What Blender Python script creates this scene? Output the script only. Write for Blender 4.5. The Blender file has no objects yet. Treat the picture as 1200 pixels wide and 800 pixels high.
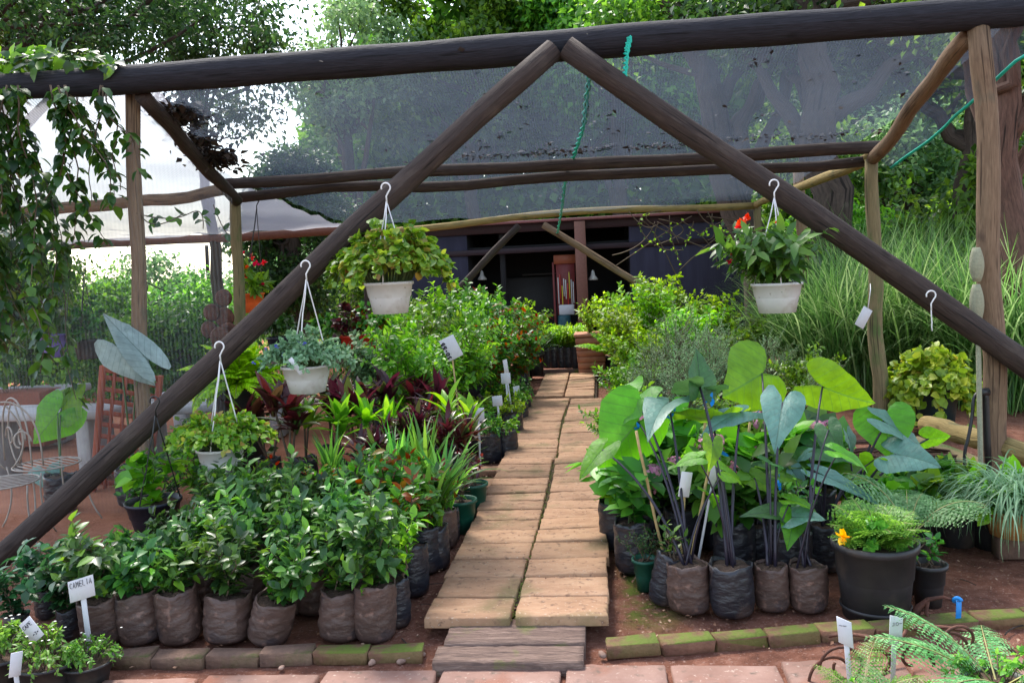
import bpy, math, random
import numpy as np
from mathutils import Matrix, Vector

R = math.radians
PI = math.pi
rng = np.random.default_rng(11)
scene = bpy.context.scene
COL = scene.collection

# ------------------------------------------------------------------ camera
EYE = np.array([0.0, 0.0, 1.75])
F, ROLL, PITCH, YAW = 1000.0, 0.05, math.atan(87.8 / 1000.0), math.atan(105.5 / 1003.9)
CAMROT = Matrix.Rotation(YAW, 3, 'Z') @ Matrix.Rotation(PI / 2 - PITCH, 3, 'X') @ Matrix.Rotation(-ROLL, 3, 'Z')
_M = np.array(CAMROT)

def ray(px, py):
    return _M @ np.array([px - 600.0, 400.0 - py, -F])

def gp(px, py, z=0.0):
    """point on the level z seen at a pixel of the 1200x800 photograph"""
    d = ray(px, py)
    return EYE + d * ((z - EYE[2]) / d[2])

def yp(px, py, Y):
    """point on the plane at distance Y along the path"""
    d = ray(px, py)
    return EYE + d * (Y / d[1])

cam_data = bpy.data.cameras.new('camera')
cam = bpy.data.objects.new('camera', cam_data)
COL.objects.link(cam)
cam.matrix_world = Matrix.Translation(Vector(EYE)) @ CAMROT.to_4x4()
cam_data.sensor_width = 36.0
cam_data.lens = 30.0
cam_data.clip_end = 400
cam_data.clip_start = 0.05
scene.camera = cam

# ------------------------------------------------------------------ mesh builder
def nrm(a):
    a = np.asarray(a, float)
    return a / np.maximum(np.linalg.norm(a, axis=-1, keepdims=True), 1e-9)

class MB:
    def __init__(s):
        s.v, s.uv, s.t, s.q, s.n = [], [], [], [], 0
        s.poly = []
    def add(s, v, tris=None, quads=None, uv=None, polys=None):
        v = np.asarray(v, float).reshape(-1, 3)
        s.v.append(v)
        s.uv.append(np.zeros((len(v), 2)) if uv is None else np.asarray(uv, float))
        if tris is not None and len(tris): s.t.append(np.asarray(tris, int) + s.n)
        if quads is not None and len(quads): s.q.append(np.asarray(quads, int) + s.n)
        if polys:
            for p in polys: s.poly.append([i + s.n for i in p])
        s.n += len(v)
        return s
    def build(s, name, mat, parent=None, smooth=True):
        me = bpy.data.meshes.new(name)
        v = np.concatenate(s.v) if s.v else np.zeros((0, 3))
        uv = np.concatenate(s.uv) if s.uv else np.zeros((0, 2))
        t = np.concatenate(s.t) if s.t else np.zeros((0, 3), int)
        q = np.concatenate(s.q) if s.q else np.zeros((0, 4), int)
        pl = np.array([i for p in s.poly for i in p], int)
        psz = np.array([len(p) for p in s.poly], int)
        loops = np.concatenate([t.ravel(), q.ravel(), pl]).astype(np.int32)
        sizes = np.concatenate([np.full(len(t), 3), np.full(len(q), 4), psz]).astype(np.int32)
        starts = np.concatenate([[0], np.cumsum(sizes)[:-1]]).astype(np.int32) if len(sizes) else np.zeros(0, np.int32)
        me.vertices.add(len(v)); me.vertices.foreach_set('co', v.astype(np.float32).ravel())
        me.loops.add(len(loops)); me.loops.foreach_set('vertex_index', loops)
        me.polygons.add(len(sizes)); me.polygons.foreach_set('loop_start', starts)
        me.update(calc_edges=True)
        me.validate(clean_customdata=False)
        if len(me.loops) == len(loops):
            l = me.uv_layers.new(name='UVMap')
            l.data.foreach_set('uv', uv[loops].astype(np.float32).ravel())
        if smooth:
            me.polygons.foreach_set('use_smooth', np.ones(len(me.polygons), bool))
        me.materials.append(mat)
        o = bpy.data.objects.new(name, me)
        COL.objects.link(o)
        if parent is not None: o.parent = parent
        return o

def tag(o, label=None, cat=None, group=None, kind=None):
    if label: o['label'] = label
    if cat: o['category'] = cat
    if group: o['group'] = group
    if kind: o['kind'] = kind
    return o

def empty(name, loc, label=None, cat=None, group=None, rz=0.0, sc=1.0):
    o = bpy.data.objects.new(name, None)
    o.empty_display_size = 0.1
    COL.objects.link(o)
    o.location = Vector([float(a) for a in loc]); o.rotation_euler = (0, 0, rz); o.scale = (sc, sc, sc)
    return tag(o, label, cat, group)

KIDS = {}
def copy_tree(o, parent=None):
    c = o.copy(); COL.objects.link(c)
    if parent is not None: c.parent = parent
    for ch in [x for x in o.children]: copy_tree(ch, c)
    return c

# ------------------------------------------------------------------ primitive shapes
def frame_of(T):
    T = nrm(T)
    ref = np.where(np.abs(T[:, 2:3]) > 0.9, np.array([[1.0, 0, 0]]), np.array([[0, 0, 1.0]]))
    A = nrm(np.cross(T, ref)); B = np.cross(T, A)
    return A, B

def tube(mb, pts, rad, seg=8, cap=True, flat=1.0):
    pts = np.asarray(pts, float); n = len(pts)
    rad = np.full(n, rad, float) if np.isscalar(rad) else np.asarray(rad, float)
    T = np.gradient(pts, axis=0)
    A, B = frame_of(T)
    for i in range(1, n):                       # keep the frame from flipping
        if np.dot(A[i], A[i - 1]) < 0: A[i] *= -1; B[i] *= -1
    a = np.linspace(0, 2 * PI, seg + 1)
    ring = (np.cos(a)[None, :, None] * A[:, None] + flat * np.sin(a)[None, :, None] * B[:, None]) * rad[:, None, None] + pts[:, None]
    L = np.concatenate([[0], np.cumsum(np.linalg.norm(np.diff(pts, axis=0), axis=1))])
    uv = np.stack([np.tile(np.linspace(0, 1, seg + 1), (n, 1)), np.tile(L[:, None], (1, seg + 1))], -1).reshape(-1, 2)
    i = np.arange(n - 1)[:, None] * (seg + 1); j = np.arange(seg)[None]
    q = np.stack([i + j, i + j + 1, i + j + seg + 2, i + j + seg + 1], -1).reshape(-1, 4)
    polys = [list(range(seg - 1, -1, -1)), [(n - 1) * (seg + 1) + k for k in range(seg)]] if cap else None
    mb.add(ring.reshape(-1, 3), quads=q, uv=uv, polys=polys)
    return mb

def lathe(mb, prof, seg=24, center=(0, 0, 0), wob=None):
    prof = np.asarray(prof, float); n = len(prof)
    a = np.linspace(0, 2 * PI, seg + 1)
    r = np.repeat(prof[:, :1], seg + 1, 1)
    z = np.repeat(prof[:, 1:], seg + 1, 1)
    if wob is not None:
        r, z = wob(r, z, a[None])
    v = np.stack([r * np.cos(a), r * np.sin(a), z], -1) + np.array(center)
    uv = np.stack([np.tile(np.linspace(0, 1, seg + 1), (n, 1)), z], -1).reshape(-1, 2)
    i = np.arange(n - 1)[:, None] * (seg + 1); j = np.arange(seg)[None]
    q = np.stack([i + j, i + j + 1, i + j + seg + 2, i + j + seg + 1], -1).reshape(-1, 4)
    mb.add(v.reshape(-1, 3), quads=q, uv=uv)
    return mb

def box(mb, c, s, rot=None, bev=0.0):
    """box with chamfered edges"""
    hx, hy, hz = [x / 2 for x in s]
    b = min(bev, hx * .49, hy * .49, hz * .49)
    if b <= 0:
        v = np.array([[x, y, z] for z in (-hz, hz) for y in (-hy, hy) for x in (-hx, hx)])
        q = [[0, 2, 3, 1], [4, 5, 7, 6], [0, 1, 5, 4], [2, 6, 7, 3], [0, 4, 6, 2], [1, 3, 7, 5]]
        tr = None
    else:
        v = []; idx = {}
        for sx in (-1, 1):
            for sy in (-1, 1):
                for sz in (-1, 1):
                    for ax in range(3):
                        p = [sx * (hx - b), sy * (hy - b), sz * (hz - b)]
                        p[ax] = (sx * hx, sy * hy, sz * hz)[ax]
                        idx[sx, sy, sz, ax] = len(v); v.append(p)
        v = np.array(v); q = []; tr = []
        S = (-1, 1)
        for s_ in S:
            for ax in range(3):
                o1, o2 = (ax + 1) % 3, (ax + 2) % 3
                def k(a1, a2):
                    g = [0, 0, 0]; g[ax] = s_; g[o1] = a1; g[o2] = a2; return idx[g[0], g[1], g[2], ax]
                f = [k(-1, -1), k(1, -1), k(1, 1), k(-1, 1)]
                q.append(f if s_ > 0 else f[::-1])
        for ax in range(3):
            o1, o2 = (ax + 1) % 3, (ax + 2) % 3
            for a1 in S:
                for a2 in S:
                    def k(t, which):
                        g = [0, 0, 0]; g[ax] = t; g[o1] = a1; g[o2] = a2; return idx[g[0], g[1], g[2], which]
                    f = [k(-1, o1), k(1, o1), k(1, o2), k(-1, o2)]
                    q.append(f if a1 * a2 < 0 else f[::-1])
        for sx in S:
            for sy in S:
                for sz in S:
                    f = [idx[sx, sy, sz, a] for a in range(3)]
                    tr.append(f if sx * sy * sz > 0 else f[::-1])
    if rot is not None: v = v @ np.array(rot).T
    mb.add(v + np.array(c), tris=tr, quads=q, uv=(v[:, :2]))
    return mb

def rotm(rx=0, ry=0, rz=0):
    return np.array(Matrix.Rotation(rz, 3, 'Z') @ Matrix.Rotation(ry, 3, 'Y') @ Matrix.Rotation(rx, 3, 'X'))

def wobble(p0, p1, n=10, amp=.012, seed=0):
    g = np.random.default_rng(seed)
    t = np.linspace(0, 1, n)[:, None]
    p = np.asarray(p0) * (1 - t) + np.asarray(p1) * t
    k = g.normal(size=(3, 3)); ph = g.uniform(0, 6, (3, 3))
    for m in range(3):
        p = p + amp / (m + 1) * np.sin((m + 1) * 2.3 * t * 3 + ph[m]) * k[m]
    return p

def bez(p0, p1, p2, n=8):
    t = np.linspace(0, 1, n)[:, None]
    return (1 - t) ** 2 * np.asarray(p0) + 2 * t * (1 - t) * np.asarray(p1) + t * t * np.asarray(p2)

# ------------------------------------------------------------------ leaves
T_OV = (np.array([[0, 0, 0], [.3, 0, 0], [.3, 1, 1], [.3, -1, 1], [.68, 0, 0], [.68, .8, .8], [.68, -.8, .8], [1, 0, 0]]),
        np.array([[0, 1, 2], [0, 3, 1], [4, 7, 5], [4, 6, 7]]), np.array([[1, 4, 5, 2], [1, 3, 6, 4]]))
T_DI = (np.array([[0, 0, 0], [.45, 1, 1], [.45, -1, 1], [1, 0, 0]]), np.array([[0, 3, 1], [0, 2, 3]]), None)

def leaves(mb, P, D, N, L, W, fold=.25, curl=.15, tpl=T_OV):
    P, D, N = np.asarray(P, float), nrm(D), np.asarray(N, float)
    n = len(P)
    if n == 0: return mb
    S = nrm(np.cross(D, N)); N = np.cross(S, D)
    L = np.broadcast_to(L, n)[:, None, None]; W = np.broadcast_to(W, n)[:, None, None]
    curl = np.broadcast_to(curl, n)[:, None, None]
    t, s, h = tpl[0][:, 0][None, :, None], tpl[0][:, 1][None, :, None], tpl[0][:, 2][None, :, None]
    v = P[:, None] + D[:, None] * L * t + S[:, None] * W * s + N[:, None] * (fold * W * h - curl * L * t * t)
    k = len(tpl[0]); off = (np.arange(n) * k)[:, None, None]
    tr = (tpl[1][None] + off).reshape(-1, 3)
    q = (tpl[2][None] + off).reshape(-1, 4) if tpl[2] is not None else None
    uv = np.tile(np.stack([tpl[0][:, 1] * .5 + .5, tpl[0][:, 0]], -1), (n, 1))
    mb.add(v.reshape(-1, 3), tris=tr, quads=q, uv=uv)
    return mb

def straps(mb, P, A, L, W, droop, lift=1.2, seg=6, g=None, fold=.0):
    """arching strap leaves: base P, azimuth A, length, width, droop (0 straight .. 2 hangs over)"""
    n = len(P)
    if n == 0: return mb
    L = np.broadcast_to(L, n); W = np.broadcast_to(W, n); droop = np.broadcast_to(droop, n); lift = np.broadcast_to(lift, n)
    t = np.linspace(0, 1, seg + 1)
    ang = lift[:, None] - droop[:, None] * t[None] ** 1.4
    ds = L[:, None] / seg
    x = np.concatenate([np.zeros((n, 1)), np.cumsum(np.cos(ang[:, :-1]) * ds, 1)], 1)
    z = np.concatenate([np.zeros((n, 1)), np.cumsum(np.sin(ang[:, :-1]) * ds, 1)], 1)
    ca, sa = np.cos(A), np.sin(A)
    c = np.stack([P[:, 0:1] + x * ca[:, None], P[:, 1:2] + x * sa[:, None], P[:, 2:3] + z], -1)
    side = np.stack([-sa, ca, np.zeros(n)], -1)[:, None]
    w = W[:, None] * np.minimum(1, np.minimum(.45 + t * 3, (1.02 - t) * 2.6))[None]
    l = c + side * w[..., None]; r = c - side * w[..., None]
    if fold:
        c = c - np.array([0, 0, 1.0]) * (w * fold)[..., None]
    v = np.stack([l, c, r], 2).reshape(n, -1, 3)
    i = np.arange(seg)[:, None] * 3
    q = np.concatenate([i + np.array([[0, 1, 4, 3]]), i + np.array([[1, 2, 5, 4]])])
    q = (q[None] + (np.arange(n) * 3 * (seg + 1))[:, None, None]).reshape(-1, 4)
    uv = np.tile(np.stack([np.tile([0, .5, 1.], seg + 1), np.repeat(t, 3)], -1), (n, 1))
    mb.add(v.reshape(-1, 3), quads=q, uv=uv)
    return mb

def perp(T, g):
    r = g.normal(size=T.shape)
    r -= T * np.sum(r * T, -1, keepdims=True)
    return nrm(r)

# ------------------------------------------------------------------ materials
def newmat(name):
    m = bpy.data.materials.new(name); m.use_nodes = True
    nt = m.node_tree; nt.nodes.clear()
    return m, nt, nt.nodes, nt.links

def ramp(nd, lk, src, stops):
    r = nd.new('ShaderNodeValToRGB'); e = r.color_ramp.elements
    while len(e) < len(stops): e.new(.5)
    for k, (p, c) in enumerate(stops):
        e[k].position = p; e[k].color = (c[0], c[1], c[2], 1)
    lk.new(src, r.inputs['Fac'])
    return r.outputs['Color']

def leaf_mat(name, stops, rough=.4, trans=.35, spec=.5, back=None, vein=None, hue=.02, val=.25):
    m, nt, nd, lk = newmat(name)
    geo = nd.new('ShaderNodeNewGeometry'); oi = nd.new('ShaderNodeObjectInfo')
    c = ramp(nd, lk, geo.outputs['Random Per Island'], stops)
    hs = nd.new('ShaderNodeHueSaturation')
    mr = nd.new('ShaderNodeMapRange'); mr.inputs['To Min'].default_value = 1 - val; mr.inputs['To Max'].default_value = 1 + val
    lk.new(oi.outputs['Random'], mr.inputs['Value']); lk.new(mr.outputs[0], hs.inputs['Value'])
    mh = nd.new('ShaderNodeMapRange'); mh.inputs['To Min'].default_value = .5 - hue; mh.inputs['To Max'].default_value = .5 + hue
    lk.new(oi.outputs['Random'], mh.inputs['Value']); lk.new(mh.outputs[0], hs.inputs['Hue'])
    lk.new(c, hs.inputs['Color']); c = hs.outputs['Color']; hs.inputs['Saturation'].default_value = 1.1
    if vein:
        tc = nd.new('ShaderNodeTexCoord'); sx = nd.new('ShaderNodeSeparateXYZ'); lk.new(tc.outputs['UV'], sx.inputs[0])
        def mth(op, a, b=None):
            n = nd.new('ShaderNodeMath'); n.operation = op
            for i, x in enumerate((a, b)):
                if x is None: continue
                if isinstance(x, (int, float)): n.inputs[i].default_value = x
                else: lk.new(x, n.inputs[i])
            return n.outputs[0]
        ax = mth('ABSOLUTE', mth('SUBTRACT', sx.outputs[0], .5))
        mid = mth('LESS_THAN', ax, .014)
        q = mth('FRACT', mth('MULTIPLY', mth('SUBTRACT', sx.outputs[1], mth('MULTIPLY', mth('POWER', ax, .8), .62)), vein[1]))
        lat = mth('MULTIPLY', mth('LESS_THAN', mth('ABSOLUTE', mth('SUBTRACT', q, .5)), .05), .62)
        fac = mth('MULTIPLY', mth('MAXIMUM', mid, lat), .75)
        mx = nd.new('ShaderNodeMix'); mx.data_type = 'RGBA'
        lk.new(fac, mx.inputs[0]); lk.new(c, mx.inputs[6]); mx.inputs[7].default_value = (*vein[0], 1)
        c = mx.outputs[2]
    if vein:
        nv = nd.new('ShaderNodeTexNoise'); nv.inputs['Scale'].default_value = 3.5; nv.inputs['Detail'].default_value = 6; nv.inputs['Roughness'].default_value = .7
        lk.new(tc.outputs['UV'], nv.inputs['Vector'])
        mv = nd.new('ShaderNodeMapRange'); mv.inputs[1].default_value = .3; mv.inputs[2].default_value = .72; mv.inputs[3].default_value = .72; mv.inputs[4].default_value = 1.25
        lk.new(nv.outputs[0], mv.inputs[0]); hv = nd.new('ShaderNodeHueSaturation'); lk.new(mv.outputs[0], hv.inputs['Value']); lk.new(c, hv.inputs['Color']); c = hv.outputs[0]
    p = nd.new('ShaderNodeBsdfPrincipled')
    p.inputs['Roughness'].default_value = rough
    p.inputs['Specular IOR Level'].default_value = spec
    if vein:
        bv = nd.new('ShaderNodeBump'); bv.inputs['Strength'].default_value = .6; bv.inputs['Distance'].default_value = .012; bv.invert = True
        lk.new(mth('ADD', fac, mth('MULTIPLY', nv.outputs[0], 1.2)), bv.inputs['Height']); lk.new(bv.outputs[0], p.inputs['Normal'])
    cf = c
    if back:
        mx = nd.new('ShaderNodeMix'); mx.data_type = 'RGBA'
        lk.new(geo.outputs['Backfacing'], mx.inputs[0]); lk.new(c, mx.inputs[6]); mx.inputs[7].default_value = (*back, 1)
        cf = mx.outputs[2]
    lk.new(cf, p.inputs['Base Color'])
    tr = nd.new('ShaderNodeBsdfTranslucent')
    g2 = nd.new('ShaderNodeHueSaturation'); g2.inputs['Value'].default_value = 2.2; g2.inputs['Hue'].default_value = .485
    lk.new(c, g2.inputs['Color']); lk.new(g2.outputs[0], tr.inputs['Color'])
    mix = nd.new('ShaderNodeMixShader'); mix.inputs[0].default_value = trans
    lk.new(p.outputs[0], mix.inputs[1]); lk.new(tr.outputs[0], mix.inputs[2])
    out = nd.new('ShaderNodeOutputMaterial'); lk.new(mix.outputs[0], out.inputs[0])
    return m

def surf_mat(name, stops, scale=8, detail=6, rough=.8, bump=.3, coord='Object', stretch=(1, 1, 1), spec=.3, second=None, island=0, bscale=None, metal=0, distort=0, upward=False):
    """noise coloured surface; second = (color, scale, lo, hi): patches of another colour"""
    m, nt, nd, lk = newmat(name)
    tc = nd.new('ShaderNodeTexCoord'); mp = nd.new('ShaderNodeMapping'); mp.inputs['Scale'].default_value = stretch
    lk.new(tc.outputs[coord], mp.inputs[0])
    no = nd.new('ShaderNodeTexNoise'); no.inputs['Scale'].default_value = scale; no.inputs['Detail'].default_value = detail; no.inputs['Roughness'].default_value = .65
    no.inputs['Distortion'].default_value = distort
    lk.new(mp.outputs[0], no.inputs['Vector'])
    c = ramp(nd, lk, no.outputs[0], stops)
    if second:
        for (col, s2, lo, hi) in (second if isinstance(second, list) else [second]):
            n2 = nd.new('ShaderNodeTexNoise'); n2.inputs['Scale'].default_value = s2; n2.inputs['Detail'].default_value = 5
            lk.new(tc.outputs[coord], n2.inputs['Vector'])
            mr = nd.new('ShaderNodeMapRange'); mr.inputs['From Min'].default_value = lo; mr.inputs['From Max'].default_value = hi
            lk.new(n2.outputs[0], mr.inputs['Value'])
            mfac = mr.outputs[0]
            if upward:
                gn = nd.new('ShaderNodeNewGeometry'); sz = nd.new('ShaderNodeSeparateXYZ'); lk.new(gn.outputs['True Normal'], sz.inputs[0])
                mu = nd.new('ShaderNodeMapRange'); mu.inputs['From Min'].default_value = -.2; mu.inputs['From Max'].default_value = .6; lk.new(sz.outputs[2], mu.inputs['Value'])
                mm = nd.new('ShaderNodeMath'); mm.operation = 'MULTIPLY'; lk.new(mfac, mm.inputs[0]); lk.new(mu.outputs[0], mm.inputs[1]); mfac = mm.outputs[0]
            mx = nd.new('ShaderNodeMix'); mx.data_type = 'RGBA'
            lk.new(mfac, mx.inputs[0]); lk.new(c, mx.inputs[6]); mx.inputs[7].default_value = (*col, 1)
            c = mx.outputs[2]
    if coord == 'UV':          # drying cracks along the grain
        mc = nd.new('ShaderNodeMapping'); mc.inputs['Scale'].default_value = (16, .9, 1); lk.new(tc.outputs['UV'], mc.inputs[0])
        nc = nd.new('ShaderNodeTexNoise'); nc.inputs['Scale'].default_value = 1.6; nc.inputs['Detail'].default_value = 3; lk.new(mc.outputs[0], nc.inputs['Vector'])
        rc = nd.new('ShaderNodeMapRange'); rc.inputs['From Min'].default_value = .6; rc.inputs['From Max'].default_value = .66; lk.new(nc.outputs[0], rc.inputs['Value'])
        mx = nd.new('ShaderNodeMix'); mx.data_type = 'RGBA'; lk.new(rc.outputs[0], mx.inputs[0]); lk.new(c, mx.inputs[6]); mx.inputs[7].default_value = (stops[0][1][0] * .5, stops[0][1][1] * .5, stops[0][1][2] * .5, 1); c = mx.outputs[2]
        vk = nd.new('ShaderNodeTexVoronoi'); vk.inputs['Scale'].default_value = 1; mk = nd.new('ShaderNodeMapping'); mk.inputs['Scale'].default_value = (3, 2.4, 1); lk.new(tc.outputs['UV'], mk.inputs[0]); lk.new(mk.outputs[0], vk.inputs['Vector'])
        rk = nd.new('ShaderNodeMapRange'); rk.inputs['From Min'].default_value = .05; rk.inputs['From Max'].default_value = .13; rk.inputs['To Min'].default_value = .75; rk.inputs['To Max'].default_value = 0; lk.new(vk.outputs['Distance'], rk.inputs['Value'])
        mx = nd.new('ShaderNodeMix'); mx.data_type = 'RGBA'; lk.new(rk.outputs[0], mx.inputs[0]); lk.new(c, mx.inputs[6]); mx.inputs[7].default_value = (stops[0][1][0] * .6, stops[0][1][1] * .55, stops[0][1][2] * .5, 1); c = mx.outputs[2]
    hs = nd.new('ShaderNodeHueSaturation')
    if island:
        geo = nd.new('ShaderNodeNewGeometry'); oi = nd.new('ShaderNodeObjectInfo')
        ad = nd.new('ShaderNodeMath'); ad.operation = 'ADD'; lk.new(geo.outputs['Random Per Island'], ad.inputs[0]); lk.new(oi.outputs['Random'], ad.inputs[1])
        fr = nd.new('ShaderNodeMath'); fr.operation = 'FRACT'; lk.new(ad.outputs[0], fr.inputs[0])
        mr = nd.new('ShaderNodeMapRange'); mr.inputs['To Min'].default_value = 1 - island; mr.inputs['To Max'].default_value = 1 + island
        lk.new(fr.outputs[0], mr.inputs['Value']); lk.new(mr.outputs[0], hs.inputs['Value'])
    lk.new(c, hs.inputs['Color'])
    p = nd.new('ShaderNodeBsdfPrincipled'); p.inputs['Roughness'].default_value = rough; p.inputs['Specular IOR Level'].default_value = spec; p.inputs['Metallic'].default_value = metal
    lk.new(hs.outputs[0], p.inputs['Base Color'])
    if bump:
        nb = nd.new('ShaderNodeTexNoise'); nb.inputs['Scale'].default_value = bscale or scale * 2.5; nb.inputs['Detail'].default_value = 5
        lk.new(mp.outputs[0], nb.inputs['Vector'])
        b = nd.new('ShaderNodeBump'); b.inputs['Strength'].default_value = bump; b.inputs['Distance'].default_value = .01
        lk.new(nb.outputs[0], b.inputs['Height']); lk.new(b.outputs[0], p.inputs['Normal'])
    out = nd.new('ShaderNodeOutputMaterial'); lk.new(p.outputs[0], out.inputs[0])
    return m

def net_mat(name, col, tcol, dens, period, amp=.12, debris=.16):
    m, nt, nd, lk = newmat(name)
    tc = nd.new('ShaderNodeTexCoord'); sx = nd.new('ShaderNodeSeparateXYZ'); lk.new(tc.outputs['Object'], sx.inputs[0])
    k = nd.new('ShaderNodeMath'); k.operation = 'MULTIPLY'; k.inputs[1].default_value = 2 * PI / period; lk.new(sx.outputs[0], k.inputs[0])
    s = nd.new('ShaderNodeMath'); s.operation = 'SINE'; lk.new(k.outputs[0], s.inputs[0])
    a = nd.new('ShaderNodeMath'); a.operation = 'MULTIPLY_ADD'; a.inputs[1].default_value = amp; a.inputs[2].default_value = dens; lk.new(s.outputs[0], a.inputs[0])
    no = nd.new('ShaderNodeTexNoise'); no.inputs['Scale'].default_value = 1.3; no.inputs['Detail'].default_value = 8; no.inputs['Roughness'].default_value = .7
    lk.new(tc.outputs['Object'], no.inputs['Vector'])
    mr = nd.new('ShaderNodeMapRange'); mr.inputs['From Min'].default_value = .35; mr.inputs['From Max'].default_value = .75; mr.inputs['To Min'].default_value = 0; mr.inputs['To Max'].default_value = debris
    lk.new(no.outputs[0], mr.inputs['Value'])
    a2 = nd.new('ShaderNodeMath'); a2.operation = 'ADD'; a2.use_clamp = True; lk.new(a.outputs[0], a2.inputs[0]); lk.new(mr.outputs[0], a2.inputs[1])
    d = nd.new('ShaderNodeBsdfDiffuse'); d.inputs[0].default_value = (*col, 1)
    t = nd.new('ShaderNodeBsdfTranslucent'); t.inputs[0].default_value = (*tcol, 1)
    ds = nd.new('ShaderNodeAddShader'); lk.new(d.outputs[0], ds.inputs[0]); lk.new(t.outputs[0], ds.inputs[1])
    tp = nd.new('ShaderNodeBsdfTransparent')
    mx = nd.new('ShaderNodeMixShader'); lk.new(a2.outputs[0], mx.inputs[0]); lk.new(tp.outputs[0], mx.inputs[1]); lk.new(ds.outputs[0], mx.inputs[2])
    out = nd.new('ShaderNodeOutputMaterial'); lk.new(mx.outputs[0], out.inputs[0])
    return m

def plain(name, c, rough=.5, spec=.4, metal=0, var=.15, scale=20, bump=0.1):
    lo = tuple(x * (1 - var) for x in c); hi = tuple(x * (1 + var) for x in c)
    return surf_mat(name, [(.3, lo), (.7, hi)], scale=scale, rough=rough, spec=spec, metal=metal, bump=bump)

G = {}
# leaf materials: (low, high) random per leaf
G['camellia'] = leaf_mat('camellia_leaf', [(0, (.022, .062, .022)), (.5, (.05, .125, .036)), (.8, (.085, .2, .04)), (1, (.16, .34, .05))], rough=.38, trans=.28, spec=.42, val=.35, hue=.015)
G['gardenia'] = leaf_mat('gardenia_leaf', [(0, (.012, .045, .02)), (.6, (.03, .1, .045)), (1, (.06, .18, .06))], rough=.36, trans=.25, spec=.45)
G['photinia'] = leaf_mat('photinia_leaf', [(0, (.03, .08, .02)), (.55, (.07, .2, .03)), (.8, (.14, .33, .04)), (.88, (.2, .06, .02)), (1, (.25, .05, .02))], rough=.35, trans=.35)
G['lime'] = leaf_mat('lime_leaf', [(0, (.09, .2, .02)), (.6, (.2, .4, .04)), (1, (.34, .52, .07))], rough=.45, trans=.4)
G['bright'] = leaf_mat('bright_leaf', [(0, (.05, .14, .02)), (.6, (.12, .3, .035)), (1, (.24, .44, .06))], rough=.4, trans=.4)
G['mid'] = leaf_mat('mid_leaf', [(0, (.025, .08, .018)), (.6, (.06, .17, .03)), (1, (.13, .28, .05))], rough=.4, trans=.35)
G['grey'] = leaf_mat('grey_leaf', [(0, (.08, .15, .07)), (.6, (.15, .25, .12)), (1, (.25, .36, .2))], rough=.55, trans=.3)
G['sage'] = leaf_mat('silvery_leaf', [(0, (.08, .16, .08)), (.7, (.16, .27, .15)), (1, (.26, .38, .24))], rough=.5, trans=.3)
G['red'] = leaf_mat('cordyline_leaf', [(0, (.025, .008, .011)), (.5, (.065, .014, .018)), (.7, (.13, .025, .022)), (.8, (.06, .07, .025)), (1, (.08, .16, .035))], rough=.3, trans=.3, spec=.55)
G['strap'] = leaf_mat('strap_leaf', [(0, (.04, .13, .03)), (.6, (.1, .27, .05)), (1, (.22, .42, .08))], rough=.35, trans=.4)
G['coleus'] = leaf_mat('variegated_leaf', [(0, (.06, .15, .02)), (.5, (.14, .28, .035)), (.85, (.27, .38, .06)), (1, (.25, .15, .05))], rough=.45, trans=.35)
G['goldfern'] = leaf_mat('golden_fern_leaf', [(0, (.16, .26, .02)), (.6, (.32, .44, .04)), (1, (.48, .58, .08))], rough=.5, trans=.42)
G['goldvine'] = leaf_mat('golden_heart_leaf', [(0, (.11, .22, .03)), (.6, (.24, .38, .05)), (.93, (.4, .48, .08)), (1, (.3, .2, .05))], rough=.45, trans=.35)
G['pampas'] = leaf_mat('reed_leaf', [(0, (.04, .1, .03)), (.6, (.1, .2, .055)), (1, (.27, .36, .17))], rough=.5, trans=.4, hue=.01)
G['fern'] = leaf_mat('fern_leaf', [(0, (.06, .16, .03)), (.6, (.12, .29, .05)), (1, (.22, .42, .09))], rough=.45, trans=.4)
G['bluefern'] = leaf_mat('blue_fern_leaf', [(0, (.07, .18, .06)), (.6, (.13, .3, .11)), (1, (.25, .42, .2))], rough=.5, trans=.35)
G['tree_dark'] = leaf_mat('dark_tree_leaf', [(0, (.012, .035, .012)), (.6, (.03, .075, .02)), (1, (.07, .14, .035))], rough=.45, trans=.35)
G['tree_mid'] = leaf_mat('mid_tree_leaf', [(0, (.03, .085, .018)), (.6, (.08, .19, .03)), (1, (.17, .32, .05))], rough=.45, trans=.45)
G['tree_pale'] = leaf_mat('pale_tree_leaf', [(0, (.06, .12, .05)), (.6, (.12, .21, .09)), (1, (.2, .31, .13))], rough=.5, trans=.4)
G['vine'] = leaf_mat('vine_leaf', [(0, (.012, .05, .012)), (.6, (.03, .1, .02)), (1, (.08, .2, .03))], rough=.35, trans=.35)
G['ear'] = leaf_mat('elephant_ear_leaf', [(0, (.105, .27, .03)), (1, (.17, .38, .045))], rough=.36, trans=.5, spec=.5, vein=((.07, .2, .03), 5.5), val=.1)
G['earblue'] = leaf_mat('bloomy_elephant_ear_leaf', [(0, (.085, .19, .15)), (1, (.14, .27, .22))], rough=.42, trans=.2, spec=.6, vein=((.07, .15, .1), 7), val=.12)  # bluish sheen of the upper sides is put into the leaf colour
G['eardark'] = leaf_mat('dark_elephant_ear_leaf', [(0, (.03, .1, .03)), (1, (.06, .15, .05))], rough=.38, trans=.3, spec=.5, vein=((.03, .06, .03), 7), val=.1)
G['earpale'] = leaf_mat('pale_elephant_ear_leaf', [(0, (.24, .32, .31)), (1, (.32, .4, .39))], rough=.5, trans=.25, spec=.4, vein=((.13, .19, .17), 7), val=.05)  # overexposed, bluish look behind the net is painted into this leaf colour
G['flower_pink'] = leaf_mat('pink_petal', [(0, (.45, .16, .28)), (1, (.7, .4, .48))], rough=.5, trans=.3)
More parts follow.
